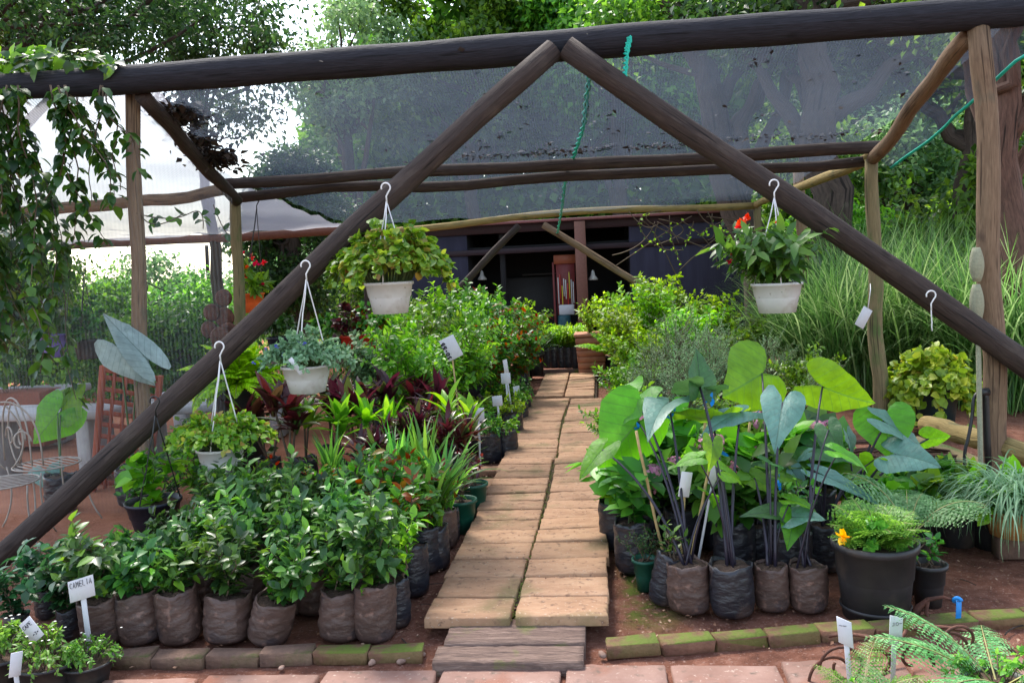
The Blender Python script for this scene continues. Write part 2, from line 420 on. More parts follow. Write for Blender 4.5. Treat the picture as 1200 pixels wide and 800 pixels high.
G['flower_red'] = leaf_mat('red_petal', [(0, (.6, .02, .01)), (1, (.8, .06, .02))], rough=.45, trans=.25, val=.05)
G['flower_yellow'] = leaf_mat('yellow_petal', [(0, (.8, .4, .01)), (1, (.9, .55, .03))], rough=.45, trans=.25, val=.05)
G['flower_white'] = leaf_mat('white_petal', [(0, (.6, .6, .55)), (1, (.8, .8, .78))], rough=.45, trans=.25, val=.05)
G['flower_blue'] = leaf_mat('blue_petal', [(0, (.08, .1, .4)), (1, (.15, .15, .5))], rough=.45, trans=.25, val=.05)
# solids
G['stem'] = plain('green_stem', (.06, .1, .03), .6)
G['wstem'] = plain('woody_stem', (.1, .07, .045), .85)
G['bstem'] = plain('dark_leaf_stalk', (.02, .016, .028), .4)
G['rachis'] = plain('pale_leaf_stalk', (.28, .27, .1), .6)
G['bag'] = surf_mat('dirty_nursery_bag', [(.3, (.055, .033, .028)), (.7, (.12, .072, .057))], scale=7, rough=.5, bump=.75, spec=.45, stretch=(1, 1, 1.9), second=[((.035, .032, .04), 7, .56, .72), ((.19, .11, .085), 26, .58, .7)], bscale=22)
G['bagdark'] = surf_mat('black_nursery_bag', [(.3, (.012, .012, .017)), (.7, (.03, .029, .036))], scale=9, rough=.35, bump=.9, spec=.5, stretch=(1, 1, 2.4), second=((.09, .06, .05), 7, .55, .72), bscale=18)
G['pot'] = surf_mat('black_plastic_pot', [(.3, (.016, .016, .018)), (.7, (.034, .032, .033))], scale=6, rough=.5, bump=.15, spec=.4, second=((.11, .08, .06), 5, .55, .8))
G['potgreen'] = plain('green_plastic_pot', (.008, .07, .045), .4)
G['potwhite'] = surf_mat('white_plastic_pot', [(.3, (.56, .56, .56)), (.7, (.68, .68, .68))], scale=5, rough=.4, bump=.05, second=[((.36, .31, .26), 7, .55, .8), ((.3, .27, .23), 40, .64, .74)])
G['potblue'] = plain('dark_blue_pot', (.013, .014, .024), .45)
G['potviolet'] = plain('violet_pot', (.16, .12, .38), .4)
G['potred'] = plain('red_pot', (.6, .035, .015), .4)
G['potorange'] = plain('orange_pot', (.75, .12, .02), .5)
G['terracotta'] = surf_mat('terracotta', [(.3, (.3, .12, .07)), (.7, (.42, .19, .12))], scale=9, rough=.85, bump=.2)
G['ochre'] = surf_mat('ochre_clay', [(.3, (.36, .17, .05)), (.7, (.5, .27, .09))], scale=9, rough=.75, bump=.2)
G['soil'] = surf_mat('potting_soil', [(.3, (.035, .022, .016)), (.7, (.1, .06, .04))], scale=40, rough=.95, bump=1)
G['wire'] = plain('white_plastic_string', (.75, .75, .75), .4)
G['label'] = surf_mat('white_sign_plate', [(.3, (.52, .52, .54)), (.7, (.62, .62, .64))], scale=6, rough=.45, bump=.03, second=((.5, .47, .43), 18, .62, .85))
G['ink'] = plain('ink', (.02, .02, .03), .6)
G['bamboo'] = surf_mat('bamboo_stake', [(.3, (.32, .22, .09)), (.7, (.5, .36, .16))], scale=20, rough=.6, bump=.2)
def woodmat(name, lo, hi, second=None, rough=.85, bump=.7):
    return surf_mat(name, [(.25, lo), (.5, tuple((a + b) / 2 for a, b in zip(lo, hi))), (.75, hi)], scale=5, detail=8, coord='UV', stretch=(7, 1.2, 1), rough=rough, bump=bump, second=second, bscale=9, distort=.6)
G['pole_dark'] = woodmat('weathered_dark_pole', (.022, .016, .014), (.066, .046, .038), ((.1, .075, .06), 3.5, .58, .8))
G['pole_black'] = woodmat('net_wrapped_beam', (.008, .008, .011), (.026, .025, .032), rough=.85)
G['pole_tan'] = woodmat('tan_pole', (.12, .075, .045), (.27, .18, .11), [((.08, .05, .035), 3, .55, .7), ((.1, .1, .07), 2, .62, .75)])
G['pole_yellow'] = woodmat('yellow_pole', (.2, .14, .05), (.38, .28, .11), ((.12, .11, .05), 3, .55, .7))
G['pole_mossy'] = woodmat('mossy_pole', (.12, .1, .05), (.26, .2, .1), ((.09, .13, .04), 3, .5, .65))
G['bark'] = woodmat('tree_bark', (.03, .022, .018), (.1, .072, .058), ((.13, .11, .09), 3, .58, .75), bump=1)
G['bark_red'] = woodmat('red_bark', (.05, .028, .02), (.17, .09, .065), ((.2, .15, .12), 3, .6, .8), bump=1)
G['sleeper'] = surf_mat('sleeper_wood', [(.3, (.07, .045, .037)), (.5, (.14, .09, .072)), (.7, (.25, .17, .135))], scale=5, detail=8, stretch=(1.2, 14, 6), rough=.9, bump=.9, second=((.12, .14, .03), 5, .6, .72), distort=1.2)
G['trellis'] = plain('red_brown_trellis', (.36, .075, .035), .6)
G['netdark'] = net_mat('shade_net_fabric', (.052, .064, .084), (.048, .06, .08), .36, .022, amp=.07)
G['netpale'] = net_mat('pale_shade_net_fabric', (.17, .17, .19), (.17, .17, .19), .8, .026, debris=.1)  # left bay of the same roof net; its sunlit whiteness is coloured in
G['netside'] = net_mat('side_net_fabric', (.3, .34, .36), (.26, .3, .32), .06, .03, amp=.035, debris=.02)
G['cord'] = plain('green_cord', (.01, .42, .3), .5)
G['hose'] = plain('black_hose', (.015, .015, .016), .4)
G['rust'] = surf_mat('rusty_iron', [(.3, (.05, .025, .02)), (.7, (.14, .055, .035))], scale=25, rough=.7, bump=.4, metal=.3)
G['whiteiron'] = plain('white_painted_iron', (.3, .26, .22), .5)
G['bluetape'] = plain('blue_tape', (.01, .22, .6), .4)
G['paver'] = surf_mat('sandstone_paver', [(.25, (.24, .13, .074)), (.5, (.335, .192, .112)), (.75, (.4, .25, .152))], scale=5, detail=9, stretch=(1, 2.5, 1), rough=.85, bump=.5, second=[((.13, .11, .045), 3.2, .54, .74), ((.15, .085, .055), 26, .58, .72), ((.4, .29, .21), 60, .62, .72)], island=.24, bscale=30)
G['tile'] = surf_mat('pink_paving', [(.25, (.15, .078, .06)), (.5, (.21, .12, .095)), (.75, (.27, .17, .14))], scale=4, detail=9, rough=.8, bump=.4, second=[((.2, .075, .045), 3, .52, .7), ((.1, .07, .055), 18, .6, .75), ((.32, .24, .2), 50, .62, .72)], island=.12, bscale=30)
G['brick'] = surf_mat('mossy_brick', [(.3, (.1, .045, .03)), (.7, (.22, .1, .07))], scale=12, rough=.9, bump=.6, second=((.1, .13, .02), 9, .33, .5), island=.2, upward=True, bscale=60)
G['brickdry'] = surf_mat('soiled_brick', [(.3, (.1, .06, .045)), (.7, (.2, .12, .085))], scale=12, rough=.9, bump=.6, second=((.07, .08, .02), 9, .5, .66), island=.2, upward=True, bscale=60)
G['stone'] = surf_mat('pebble', [(.3, (.2, .11, .08)), (.7, (.38, .26, .2))], scale=8, rough=.8, bump=.3, island=.35)
G['concrete'] = surf_mat('grey_concrete', [(.3, (.3, .29, .29)), (.7, (.42, .41, .41))], scale=7, rough=.85, bump=.3)
G['moss'] = surf_mat('moss_cover', [(.3, (.05, .08, .012)), (.7, (.15, .19, .03))], scale=30, rough=1, bump=1)
G['litter'] = leaf_mat('dry_leaf', [(0, (.1, .05, .03)), (.6, (.24, .13, .08)), (1, (.42, .29, .2))], rough=.8, trans=.1)
G['debris'] = leaf_mat('net_debris', [(0, (.012, .01, .009)), (1, (.05, .035, .025))], rough=.9, trans=.05)
G['shed'] = net_mat('dark_shed_cloth', (.03, .03, .05), (.02, .02, .03), .97, .05, amp=.02, debris=.05)
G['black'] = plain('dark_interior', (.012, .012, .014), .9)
G['redwood'] = plain('red_painted_wood', (.16, .03, .03), .6)
G['brownpost'] = plain('brown_post', (.17, .075, .055), .7)
# ------------------------------------------------------------------ world and sun
w = bpy.data.worlds.new('World'); scene.world = w; w.use_nodes = True
wn = w.node_tree; wn.nodes.clear()
SUN_EL, SUN_AZ = R(54), R(-28)          # azimuth measured from +Y (ahead) towards +X
sky = wn.nodes.new('ShaderNodeTexSky'); sky.sky_type = 'NISHITA'; sky.sun_disc = False
sky.sun_elevation = SUN_EL; sky.sun_rotation = SUN_AZ; sky.air_density = 1.2; sky.dust_density = 1.5; sky.ozone_density = 1.0
hs = wn.nodes.new('ShaderNodeHueSaturation'); hs.inputs['Saturation'].default_value = .7
bg = wn.nodes.new('ShaderNodeBackground'); bg.inputs['Strength'].default_value = 0.15
wo = wn.nodes.new('ShaderNodeOutputWorld')
wn.links.new(sky.outputs[0], hs.inputs['Color']); wn.links.new(hs.outputs[0], bg.inputs[0]); wn.links.new(bg.outputs[0], wo.inputs[0])
sl = bpy.data.lights.new('sun', 'SUN'); sl.energy = 2.1; sl.angle = R(13); sl.color = (1, .95, .86)
so = bpy.data.objects.new('sun', sl); COL.objects.link(so)
sdir = Vector((math.sin(SUN_AZ) * math.cos(SUN_EL), math.cos(SUN_AZ) * math.cos(SUN_EL), math.sin(SUN_EL)))
so.rotation_euler = sdir.to_track_quat('Z', 'Y').to_euler(); so.location = (0, 0, 20)
vs = scene.view_settings
vs.view_transform = 'Standard'; vs.look = 'None'; vs.gamma = 1; vs.use_curve_mapping = False; vs.exposure = 1.8
scene.cycles.transparent_max_bounces = 24
scene.cycles.max_bounces = 8
scene.cycles.use_denoising = True

# ------------------------------------------------------------------ ground
def mk_ground():
    m, nt, nd, lk = newmat('red_soil')
    tc = nd.new('ShaderNodeTexCoord')
    def noise(s, d=6, rgh=.65):
        n = nd.new('ShaderNodeTexNoise'); n.inputs['Scale'].default_value = s; n.inputs['Detail'].default_value = d; n.inputs['Roughness'].default_value = rgh
        lk.new(tc.outputs['Object'], n.inputs['Vector']); return n.outputs[0]
    def mr(v, a, b, lo=0., hi=1.):
        r = nd.new('ShaderNodeMapRange'); r.inputs[1].default_value = a; r.inputs[2].default_value = b; r.inputs[3].default_value = lo; r.inputs[4].default_value = hi
        lk.new(v, r.inputs[0]); return r.outputs[0]
    def mix(f, a, b):
        x = nd.new('ShaderNodeMix'); x.data_type = 'RGBA'; lk.new(f, x.inputs[0])
        lk.new(a, x.inputs[6]) if not isinstance(a, tuple) else setattr(x.inputs[6], 'default_value', (*a, 1))
        lk.new(b, x.inputs[7]) if not isinstance(b, tuple) else setattr(x.inputs[7], 'default_value', (*b, 1))
        return x.outputs[2]
    def mul(a, b):
        n = nd.new('ShaderNodeMath'); n.operation = 'MULTIPLY'; lk.new(a, n.inputs[0]); lk.new(b, n.inputs[1]); return n.outputs[0]
    c = ramp(nd, lk, noise(9, 8, .7), [(.3, (.1, .042, .028)), (.5, (.19, .078, .05)), (.7, (.29, .14, .098))])
    c = mix(mr(noise(60, 3), .58, .7), c, (.33, .2, .16))                  # grit
    # the open yard on the left is swept orange earth
    sx = nd.new('ShaderNodeSeparateXYZ'); lk.new(tc.outputs['Object'], sx.inputs[0])
    yard = mul(mr(sx.outputs[0], -2.4, -3.3), mr(sx.outputs[1], 5.2, 6.4))
    cy = ramp(nd, lk, noise(3, 6), [(.3, (.34, .13, .07)), (.7, (.47, .2, .115))])
    c = mix(yard, c, cy)
    # moss strip along the right side of the path
    band = mul(mr(sx.outputs[0], .02, .1), mr(sx.outputs[0], .42, .2))
    band = mul(band, mr(sx.outputs[1], 3.95, 4.2)); band = mul(band, mr(sx.outputs[1], 7.5, 5.5))
    c = mix(mul(band, mr(noise(7), .4, .55)), c, (.1, .125, .02))
    p = nd.new('ShaderNodeBsdfPrincipled'); p.inputs['Roughness'].default_value = .95; p.inputs['Specular IOR Level'].default_value = .15
    lk.new(c, p.inputs['Base Color'])
    b = nd.new('ShaderNodeBump'); b.inputs['Strength'].default_value = 1; b.inputs['Distance'].default_value = .02
    lk.new(noise(45, 8, .75), b.inputs['Height']); lk.new(b.outputs[0], p.inputs['Normal'])
    o = nd.new('ShaderNodeOutputMaterial'); lk.new(p.outputs[0], o.inputs[0])
    mb = MB()
    xs = np.concatenate([[-180, -60, -20], np.arange(-8, 8.01, .08), [20, 60, 180]])
    ys = np.concatenate([[-60, -10, 1], np.arange(3, 13, .08), [16, 24, 60, 220]])
    X, Y = np.meshgrid(xs, ys)
    near = (np.abs(X) < 7.9) & (Y > 3) & (Y < 13)
    Z = np.where(near, .012 * np.sin(X * 3.1 + np.sin(Y * 2.2)) * np.sin(Y * 2.7) + .006 * np.sin(X * 17 + 3 * np.sin(Y * 9)) * np.sin(Y * 15), 0) - .012
    n = len(xs)
    i = np.arange(len(ys) - 1)[:, None] * n; j = np.arange(n - 1)[None]
    q = np.stack([i + j, i + j + 1, i + j + n + 1, i + j + n], -1).reshape(-1, 4)
    mb.add(np.stack([X, Y, Z], -1).reshape(-1, 3), quads=q)
    tag(mb.build('ground', m), kind='structure')
mk_ground()

# ------------------------------------------------------------------ path of sandstone pavers
g = np.random.default_rng(5)
path = tag(empty('path', (0, 0, 0)), kind='structure')
PL, PR = float(gp(499, 722, .1)[0]), float(gp(714, 722, .1)[0])
Y0 = float(gp(606, 724, .1)[1])
def paver(x0, x1, y0, y1, z, th=.05, tilt=.0035, mat=None, parent=None, name='paver'):
    mb = MB()
    cx, cy = (x0 + x1) / 2, (y0 + y1) / 2
    nx, ny = 9, 5
    # worn slab: a grid top with uneven rim
    u = np.linspace(-1, 1, nx); v = np.linspace(-1, 1, ny)
    U, V = np.meshgrid(u, v)
    hx, hy = (x1 - x0) / 2, (y1 - y0) / 2
    a, b = g.normal(0, tilt, 2)
    jx = g.normal(0, .002, U.shape); jy = g.normal(0, .0014, U.shape)
    def layer(s, dz, jit=1.0):
        x = cx + U * (hx - s) + jx * jit; y = cy + V * (hy - s) + jy * jit
        return np.stack([x, y, z + dz + a * U + b * V], -1)
    rim = [(0, i) for i in range(nx)] + [(j, nx - 1) for j in range(1, ny)] + [(ny - 1, i) for i in range(nx - 2, -1, -1)] + [(j, 0) for j in range(ny - 2, 0, -1)]
    top = layer(.007, 0); m1 = layer(0, -.007); bot = layer(0, -th)
    top[..., 2] += g.normal(0, .0012, U.shape)
    i = np.arange(ny - 1)[:, None] * nx; k = np.arange(nx - 1)[None]
    q = np.stack([i + k, i + k + 1, i + k + nx + 1, i + k + nx], -1).reshape(-1, 4)
    nR = len(rim)
    t_r = [r * nx + c for r, c in rim]
    vs_ = [top.reshape(-1, 3)] + [np.array([L[r, c] for r, c in rim]) for L in (m1, bot)]
    o1 = nx * ny; o2 = o1 + nR
    qs = list(q)
    for e in range(nR):
        f = (e + 1) % nR
        qs.append([t_r[f], t_r[e], o1 + e, o1 + f]); qs.append([o1 + f, o1 + e, o2 + e, o2 + f])
    mb.add(np.concatenate(vs_), quads=qs)
    return mb.build(name, mat or G['paver'], parent, smooth=False)

mid0 = (PL + PR) / 2
rows = []
edges = [float(gp(610, v, .1)[1]) for v in (724, 698, 674, 653, 635, 620, 608, 597, 587, 577, 567.5, 559)]
for a_, b_ in zip(edges[:-1], edges[1:]): rows.append((a_, b_ - a_ - .005))
y = edges[-1]; d = .21
YPE = float(gp(660, 470, .1)[1])
while y < YPE:
    rows.append((y, d)); y += d + .005
for k, (yy, d) in enumerate(rows):
    midx = mid0 + .02 * math.sin(yy * 1.3) + (.03 if yy > 7 else 0)
    gap = .022 + .012 * math.sin(yy * 2.1 + 1)
    lo, ro = g.normal(0, .005, 2)
    offL, offR = g.normal(0, .0025, 2)
    paver(PL + lo, midx - gap / 2, yy + offL, yy + offL + d - abs(g.normal(0, .004)), .1 + g.normal(0, .003), parent=path)
    paver(midx + gap / 2, PR + ro, yy + offR + (.02 if k > 3 else 0), yy + offR + d + (.015 if k > 3 else 0), .1 + g.normal(0, .003), parent=path)
yend = y
e0, e1 = gp(624, 441, .12), gp(690, 437, .12)
for k in range(9):
    yy = yend + .12 + k * .25
    
    paver(PL + .03, mid0 - .05, yy, yy + .24, .115, parent=path)
    paver(mid0 - .03, PR - .1, yy, yy + .24, .115, parent=path)
# bedding under the pavers, set back from their edges
mb = MB(); box(mb, ((PL + PR) / 2, (Y0 + .22 + 12.6) / 2, .018), (PR - PL - .14, 12.6 - Y0 - .22, .1), bev=.01)
mb.build('bedding', G['soil'], path)
# weeds and moss in the joint
mb = MB(); n = 1500
P = np.stack([mid0 + g.normal(0, .016, n), g.uniform(Y0, 9.8, n), np.full(n, .088)], -1)
P[:, 0] += .02 * np.sin(P[:, 1] * 1.3) + np.where(P[:, 1] > 7, .03, 0)
leaves(mb, P, np.stack([g.normal(size=n), g.normal(size=n), np.abs(g.normal(size=n)) * .6], -1), np.tile([0, 0, 1.], (n, 1)), g.uniform(.006, .016, n), .004, tpl=T_DI)
tag(mb.build('moss', G['moss']), kind='stuff')

# spare slabs lying left of the path
for i, (px, py) in enumerate(((566, 566), (580, 549))):
    c = gp(px, py, .03)
    o = paver(c[0] - .16, c[0] + .14, c[1] - .12, c[1] + .12, .035, name='paving_slab')
    tag(o, ['loose pale slab lying left of the path beside the green-lined bags', 'second loose slab left of the path, just behind the first'][i], 'slab')

# foreground paving: one row of pinkish tiles
pav = tag(empty('pavement', (0, 0, 0)), kind='structure')
xsb = [120, 236, 374, 512, 660, 786, 922, 1075, 1230]
yb = 3.70
for k in range(len(xsb) - 1):
    xa = gp(xsb[k], 795, .02)[0] + .012; xb_ = gp(xsb[k + 1], 795, .02)[0] - .012
    yt = float(gp((xsb[k] + xsb[k + 1]) / 2, [795, 790, 786, 780, 778, 775, 772, 768][k], .022)[1]) + g.normal(0, .004)
    paver(xa, xb_, yt - .5, yt, .022 + g.normal(0, .003), th=.05, mat=G['tile'], parent=pav, name='paving_tile', tilt=.003)
    paver(xa - .05, xb_ - .05, yt - 1.03, yt - .52, .022, th=.05, mat=G['tile'], parent=pav, name='paving_tile', tilt=.003)

# ------------------------------------------------------------------ sleeper step
st = empty('wooden_step', (0, 0, 0), 'weathered low timber step of sleepers at the front of the path', 'step')
xa, xb_ = gp(516, 760, .05)[0], gp(684, 760, .05)[0]
def rough_beam(mb, x0, x1, y0, y1, z0, z1, seed):
    gg = np.random.default_rng(seed)
    nx, ny = 26, 9
    X, Yg = np.meshgrid(np.linspace(x0, x1, nx), np.linspace(y0, y1, ny))
    gro = gg.normal(0, .0025, (ny, 1)) + gg.normal(0, .0012, (ny, nx))
    edge = (np.abs(np.linspace(-1, 1, ny)) ** 8)[:, None] * .008
    Z = z1 + gro - edge
    i = np.arange(ny - 1)[:, None] * nx; k = np.arange(nx - 1)[None]
    q = np.stack([i + k, i + k + 1, i + k + nx + 1, i + k + nx], -1).reshape(-1, 4)
    top = np.stack([X, Yg, Z], -1).reshape(-1, 3)
    rim = list(range(nx)) + [r * nx + nx - 1 for r in range(1, ny)] + [(ny - 1) * nx + c for c in range(nx - 2, -1, -1)] + [r * nx for r in range(ny - 2, 0, -1)]
    low = top[rim].copy(); low[:, 2] = z0
    qs = list(q); o = nx * ny; nR = len(rim)
    for e in range(nR):
        f = (e + 1) % nR
        qs.append([rim[f], rim[e], o + e, o + f])
    mb.add(np.concatenate([top, low]), quads=qs)
YS1, YS2, YS3 = [float(gp(600, v, .058)[1]) for v in (727, 754, 774)]
mb = MB(); rough_beam(mb, xa + .01, xb_ + .005, YS2 + .004, YS1 + .03, -.03, .062, 1); mb.build('plank', G['sleeper'], st, smooth=False)
mb = MB(); rough_beam(mb, xa - .012, xb_, YS3, YS2 - .004, -.03, .056, 2); mb.build('plank', G['sleeper'], st, smooth=False)

# ------------------------------------------------------------------ brick edgings
ORD = ['first', 'second', 'third', 'fourth', 'fifth', 'sixth', 'seventh', 'eighth', 'ninth', 'tenth', 'eleventh', 'twelfth']
def bricks(p0, p1, n, mats, side, h=.066):
    d = (p1 - p0) / n; L = np.linalg.norm(d[:2]); ang = math.atan2(d[1], d[0])
    for k in range(n):
        c = p0 + d * (k + .5)
        mb = MB(); box(mb, (0, 0, h / 2 - .02), (L - .006, .1, h), bev=.006)
        v = mb.v[0]; v += g.normal(0, .0035, v.shape)
        o = mb.build('edging_brick', mats[k], smooth=False)
        o.location = (c[0], c[1] + g.normal(0, .006), g.normal(0, .004)); o.rotation_euler = (g.normal(0, .03), g.normal(0, .015), ang + g.normal(0, .02))
        tag(o, side(k, n), 'brick', 'edging bricks along the beds')
pa, pb = gp(60, 770, .03), gp(497, 762, .03)
bricks(pa, pb, 7, [G['brickdry']] * 5 + [G['brick']] * 2, lambda k, n: ('soil-stained edging brick under the left bags, %s from the wooden step' if k < n - 2 else 'mossy edging brick in the left bed border, %s from the wooden step') % ORD[n - 1 - k])
pa, pb = gp(710, 756, .03), gp(1260, 716, .03)
bricks(pa, pb, 9, [G['brick']] * 9, lambda k, n: 'green mossy edging brick of the right bed, %s counted from the path' % ORD[k])

# pebbles in front of the left edging
for k, (px, py, r) in enumerate([(424, 771, .03), (446, 768, .02), (460, 766, .026), (478, 771, .04), (494, 768, .02), (408, 774, .018), (436, 777, .017), (706, 768, .02), (470, 776, .02), (390, 775, .015), (330, 783, .016)]):
    c = gp(px, py, 0)
    mb = MB(); 
    th = np.linspace(0, PI, 7); prof = np.stack([np.sin(th) * r, -np.cos(th) * r * .6], -1)
    prof[0, 0] = prof[-1, 0] = 1e-4
    ph = g.uniform(0, 6)
    lathe(mb, prof, 9, wob=lambda rr, zz, a: (rr * (1 + .2 * np.cos(2 * a + ph) + .12 * np.sin(3 * a + ph)), zz))
    o = mb.build('pebble', G['stone']); o.location = (c[0], c[1], r * .3); o.rotation_euler = (g.normal(0, .2), g.normal(0, .2), g.uniform(0, 6))
    tag(o, 'small reddish pebble lying on the soil in front of the edging bricks', 'pebble', 'pebbles by the edging')

# fallen leaves and bits over the soil
mb = MB(); n = 5200
X = np.concatenate([g.uniform(-3.2, 3.4, n - 1800), g.normal(-1.02, .12, 900), g.normal(.3, .25, 900)]); Y = np.concatenate([g.uniform(3.55, 6.5, n - 1800), g.uniform(3.9, 8, 900), g.uniform(3.75, 7, 900)])
keep = ~((X > PL - .02) & (X < PR + .02) & (Y > 3.7)) & ~((Y < 3.75) & (X > -2.0))
X, Y = X[keep], Y[keep]; n = len(X)
leaves(mb, np.stack([X, Y, np.full(n, .004) + g.uniform(0, .012, n)], -1), np.stack([g.normal(size=n), g.normal(size=n), g.normal(0, .25, n)], -1), np.stack([g.normal(0, .3, n), g.normal(0, .3, n), np.ones(n)], -1), g.uniform(.006, .03, n), g.uniform(.003, .008, n), tpl=T_DI)
n = 170
leaves(mb, np.stack([g.uniform(PL, PR, n), g.uniform(Y0, 7, n), np.full(n, .108)], -1), np.stack([g.normal(size=n), g.normal(size=n), g.normal(0, .1, n)], -1), np.tile([0, 0, 1.], (n, 1)), g.uniform(.006, .025, n), .005, tpl=T_DI)
tag(mb.build('fallen_leaves', G['litter']), kind='stuff')

# twigs lying about
for k in range(16):
    c = np.array([g.uniform(.1, 2.6), g.uniform(3.9, 4.7), .006]) if k < 9 else np.array([g.uniform(-2.6, -.95), g.uniform(3.72, 3.85), .006])
    if k >= 12: c = np.array([g.uniform(-1.05, -.9), g.uniform(4, 6), .008])
    a = g.uniform(0, 6.28); L = g.uniform(.06, .2); d = np.array([math.cos(a), math.sin(a), 0]) * L / 2
    mb = MB(); tube(mb, bez(-d, np.array([g.normal(0, .03), g.normal(0, .03), .004]), d, 6), g.uniform(.0015, .0035), 5)
    o = mb.build('twig', G['bark']); o.location = c; tag(o, 'thin dry twig lying on the bare soil of the beds', 'twig', 'twigs on the soil')

# ------------------------------------------------------------------ shade house frame
YF, YM, YB = 6.2, 8.3, 13.5
fr = empty('shade_house', (0, 0, 0), 'timber pole frame of the shade house with dark netting stretched over it', 'shade house')
def pole(name, p0, p1, r0, r1=None, mat='pole_tan', seed=0, amp=.012, n=14, parent=fr, seg=14):
    mb = MB(); r1 = r1 or r0
    pts = wobble(p0, p1, n, amp, seed)
    rad = np.linspace(r0, r1, n) * (1 + .035 * np.sin(np.arange(n) * 1.9 + seed))
    tube(mb, pts, rad, seg)
    return mb.build(name, G[mat], parent)
beam_l, beam_r = yp(-60, 112, YF), yp(1330, 2, YF)
bz = lambda px, py, Y: yp(px, py, Y)
# front beam, wrapped in rolled netting
mb = MB(); n = 60
pts = wobble(yp(-60, 108, YF), yp(1300, 6, YF), n, .008, 3)
rad = np.interp(np.linspace(0, 1, n), [0, .15, .55, 1], [.092, .106, .112, .104]) * (1 + .03 * np.sin(np.arange(n) * .9))
tube(mb, pts, rad, 18)
mb.build('beam', G['pole_black'], fr)
# braces (in front of the beam plane)
YD = YF - .13
ap_l, ap_r = yp(648, 57, YD), yp(664, 55, YD)
LB = (gp(-34, 684, -.03), ap_l); RB = (ap_r, yp(1250, 459, YD))
pole('brace', LB[0], LB[1], .076, .08, 'pole_dark', 4, .008)
pole('brace', RB[0], RB[1], .08, .086, 'pole_dark', 9, .009)
# front posts
def gz(px, py, Y): 
    p = yp(px, py, Y); return p
pl_top = yp(154, 108, YF + .15); pl_bot = yp(172, 590, YF + .15); pl_bot[2] = -.05
pr_top = yp(1150, 30, YF); pr_bot = yp(1170, 575, YF); pr_bot[2] = -.05
pole('post', pl_bot, pl_top, .06, .054, 'pole_tan', 21, .012)
pole('post', pr_bot, pr_top, .08, .07, 'pole_tan', 23, .014)
# mid posts, beams
ml = yp(277, 232, YM); mr_ = yp(1021, 188, YM)
b = yp(282, 520, YM); b[2] = -.05; pole('post', b, ml, .062, .055, 'pole_mossy', 24)
b = yp(1032, 500, YM); b[2] = -.05; pole('post', b, mr_, .075, .058, 'pole_mossy', 25)
# twin mid beams (upper rests on the rafters, lower is bolted behind)
pole('beam', yp(262, 216, YM), yp(1030, 172, YM), .055, .06, 'pole_dark', 31, .02)
pole('beam', yp(278, 229, YM + .16), yp(1020, 189, YM + .16), .052, .05, 'pole_dark', 32, .02)
pole('beam', yp(-40, 256, YM), yp(272, 224, YM), .06, .058, 'pole_tan', 33, .02)
# far frame
fl, frr = yp(428, 269, YB), yp(887, 237, YB)
pole('beam', fl, frr, .055, .052, 'pole_yellow', 34, .02)
pole('beam', yp(-30, 296, YB), yp(428, 267, YB), .075, .07, 'brownpost', 35, .02)
b = yp(431, 440, YB); b[2] = 0; pole('post', b, fl, .06, .05, 'pole_dark', 36)
b = yp(893, 440, YB); b[2] = 0; pole('post', b, frr, .06, .055, 'pole_mossy', 37)
a0 = yp(440, 445, YB - .08); a0[2] = 0; pole('brace', a0, yp(607, 264, YB - .08), .06, .055, 'pole_dark', 38)
a0 = yp(905, 446, YB - .08); a0[2] = 0; pole('brace', a0, yp(637, 263, YB - .08), .055, .055, 'pole_tan', 39)
# rafters: front beam to mid posts, mid posts to far frame
pole('rafter', yp(166, 112, YF + .05), yp(276, 234, YM - .05), .062, .058, 'pole_dark', 41)
pole('rafter', yp(1136, 40, YF + .05), yp(1024, 186, YM - .05), .064, .06, 'pole_tan', 42)
pole('rafter', yp(1020, 186, YM + .1), yp(886, 240, YB), .055, .05, 'pole_yellow', 43)
# a pale post behind on the right
a0 = yp(942, 430, 11.5); a0[2] = 0; pole('post', a0, yp(937, 196, 11.5), .075, .07, 'pole_tan', 44)

# ---- nets
def sheet(rows, nu, mat, name, parent, sag=.05, wob=.015, seed=0):
    """loft a cloth through rows of 3D polylines"""
    gg = np.random.default_rng(seed)
    R_ = []
    for r in rows:
        r = np.array(r, float); s = np.linspace(0, 1, len(r)); u = np.linspace(0, 1, nu)
        R_.append(np.stack([np.interp(u, s, r[:, k]) for k in range(3)], -1))
    nv = 14; out = []
    for a, b in zip(R_[:-1], R_[1:]):
        for k in range(nv):
            t = k / nv
            out.append(a * (1 - t) + b * t - np.array([0, 0, sag * 4 * t * (1 - t)]))
    out.append(R_[-1]); out = np.array(out)
    X, Y = out[..., 0], out[..., 1]
    out[..., 2] += wob * (np.sin(X * 5.3 + 2 * np.sin(Y * 3.1)) * np.sin(Y * 4.7 + X) + .4 * np.sin(X * 13 + Y * 5))
    m, n = out.shape[:2]
    i = np.arange(m - 1)[:, None] * n; j = np.arange(n - 1)[None]
    q = np.stack([i + j, i + j + 1, i + j + n + 1, i + j + n], -1).reshape(-1, 4)
    mb = MB(); mb.add(out.reshape(-1, 3), quads=q)
    return mb.build(name, mat, parent), out
up = np.array([0, 0, .07])
netr, NR = sheet([[yp(180, 95, YF + .02), yp(660, 60, YF + .02), yp(1180, 25, YF + .02)],
              [yp(276, 214, YM) + up, yp(640, 193, YM) + up, yp(1012, 170, YM) + up],
              [yp(420, 266, YB) + up * .5, yp(660, 252, YB) + up * .5, yp(889, 236, YB) + up * .5]], 60, G['netdark'], 'roof_net', fr, .06, .016, 1)
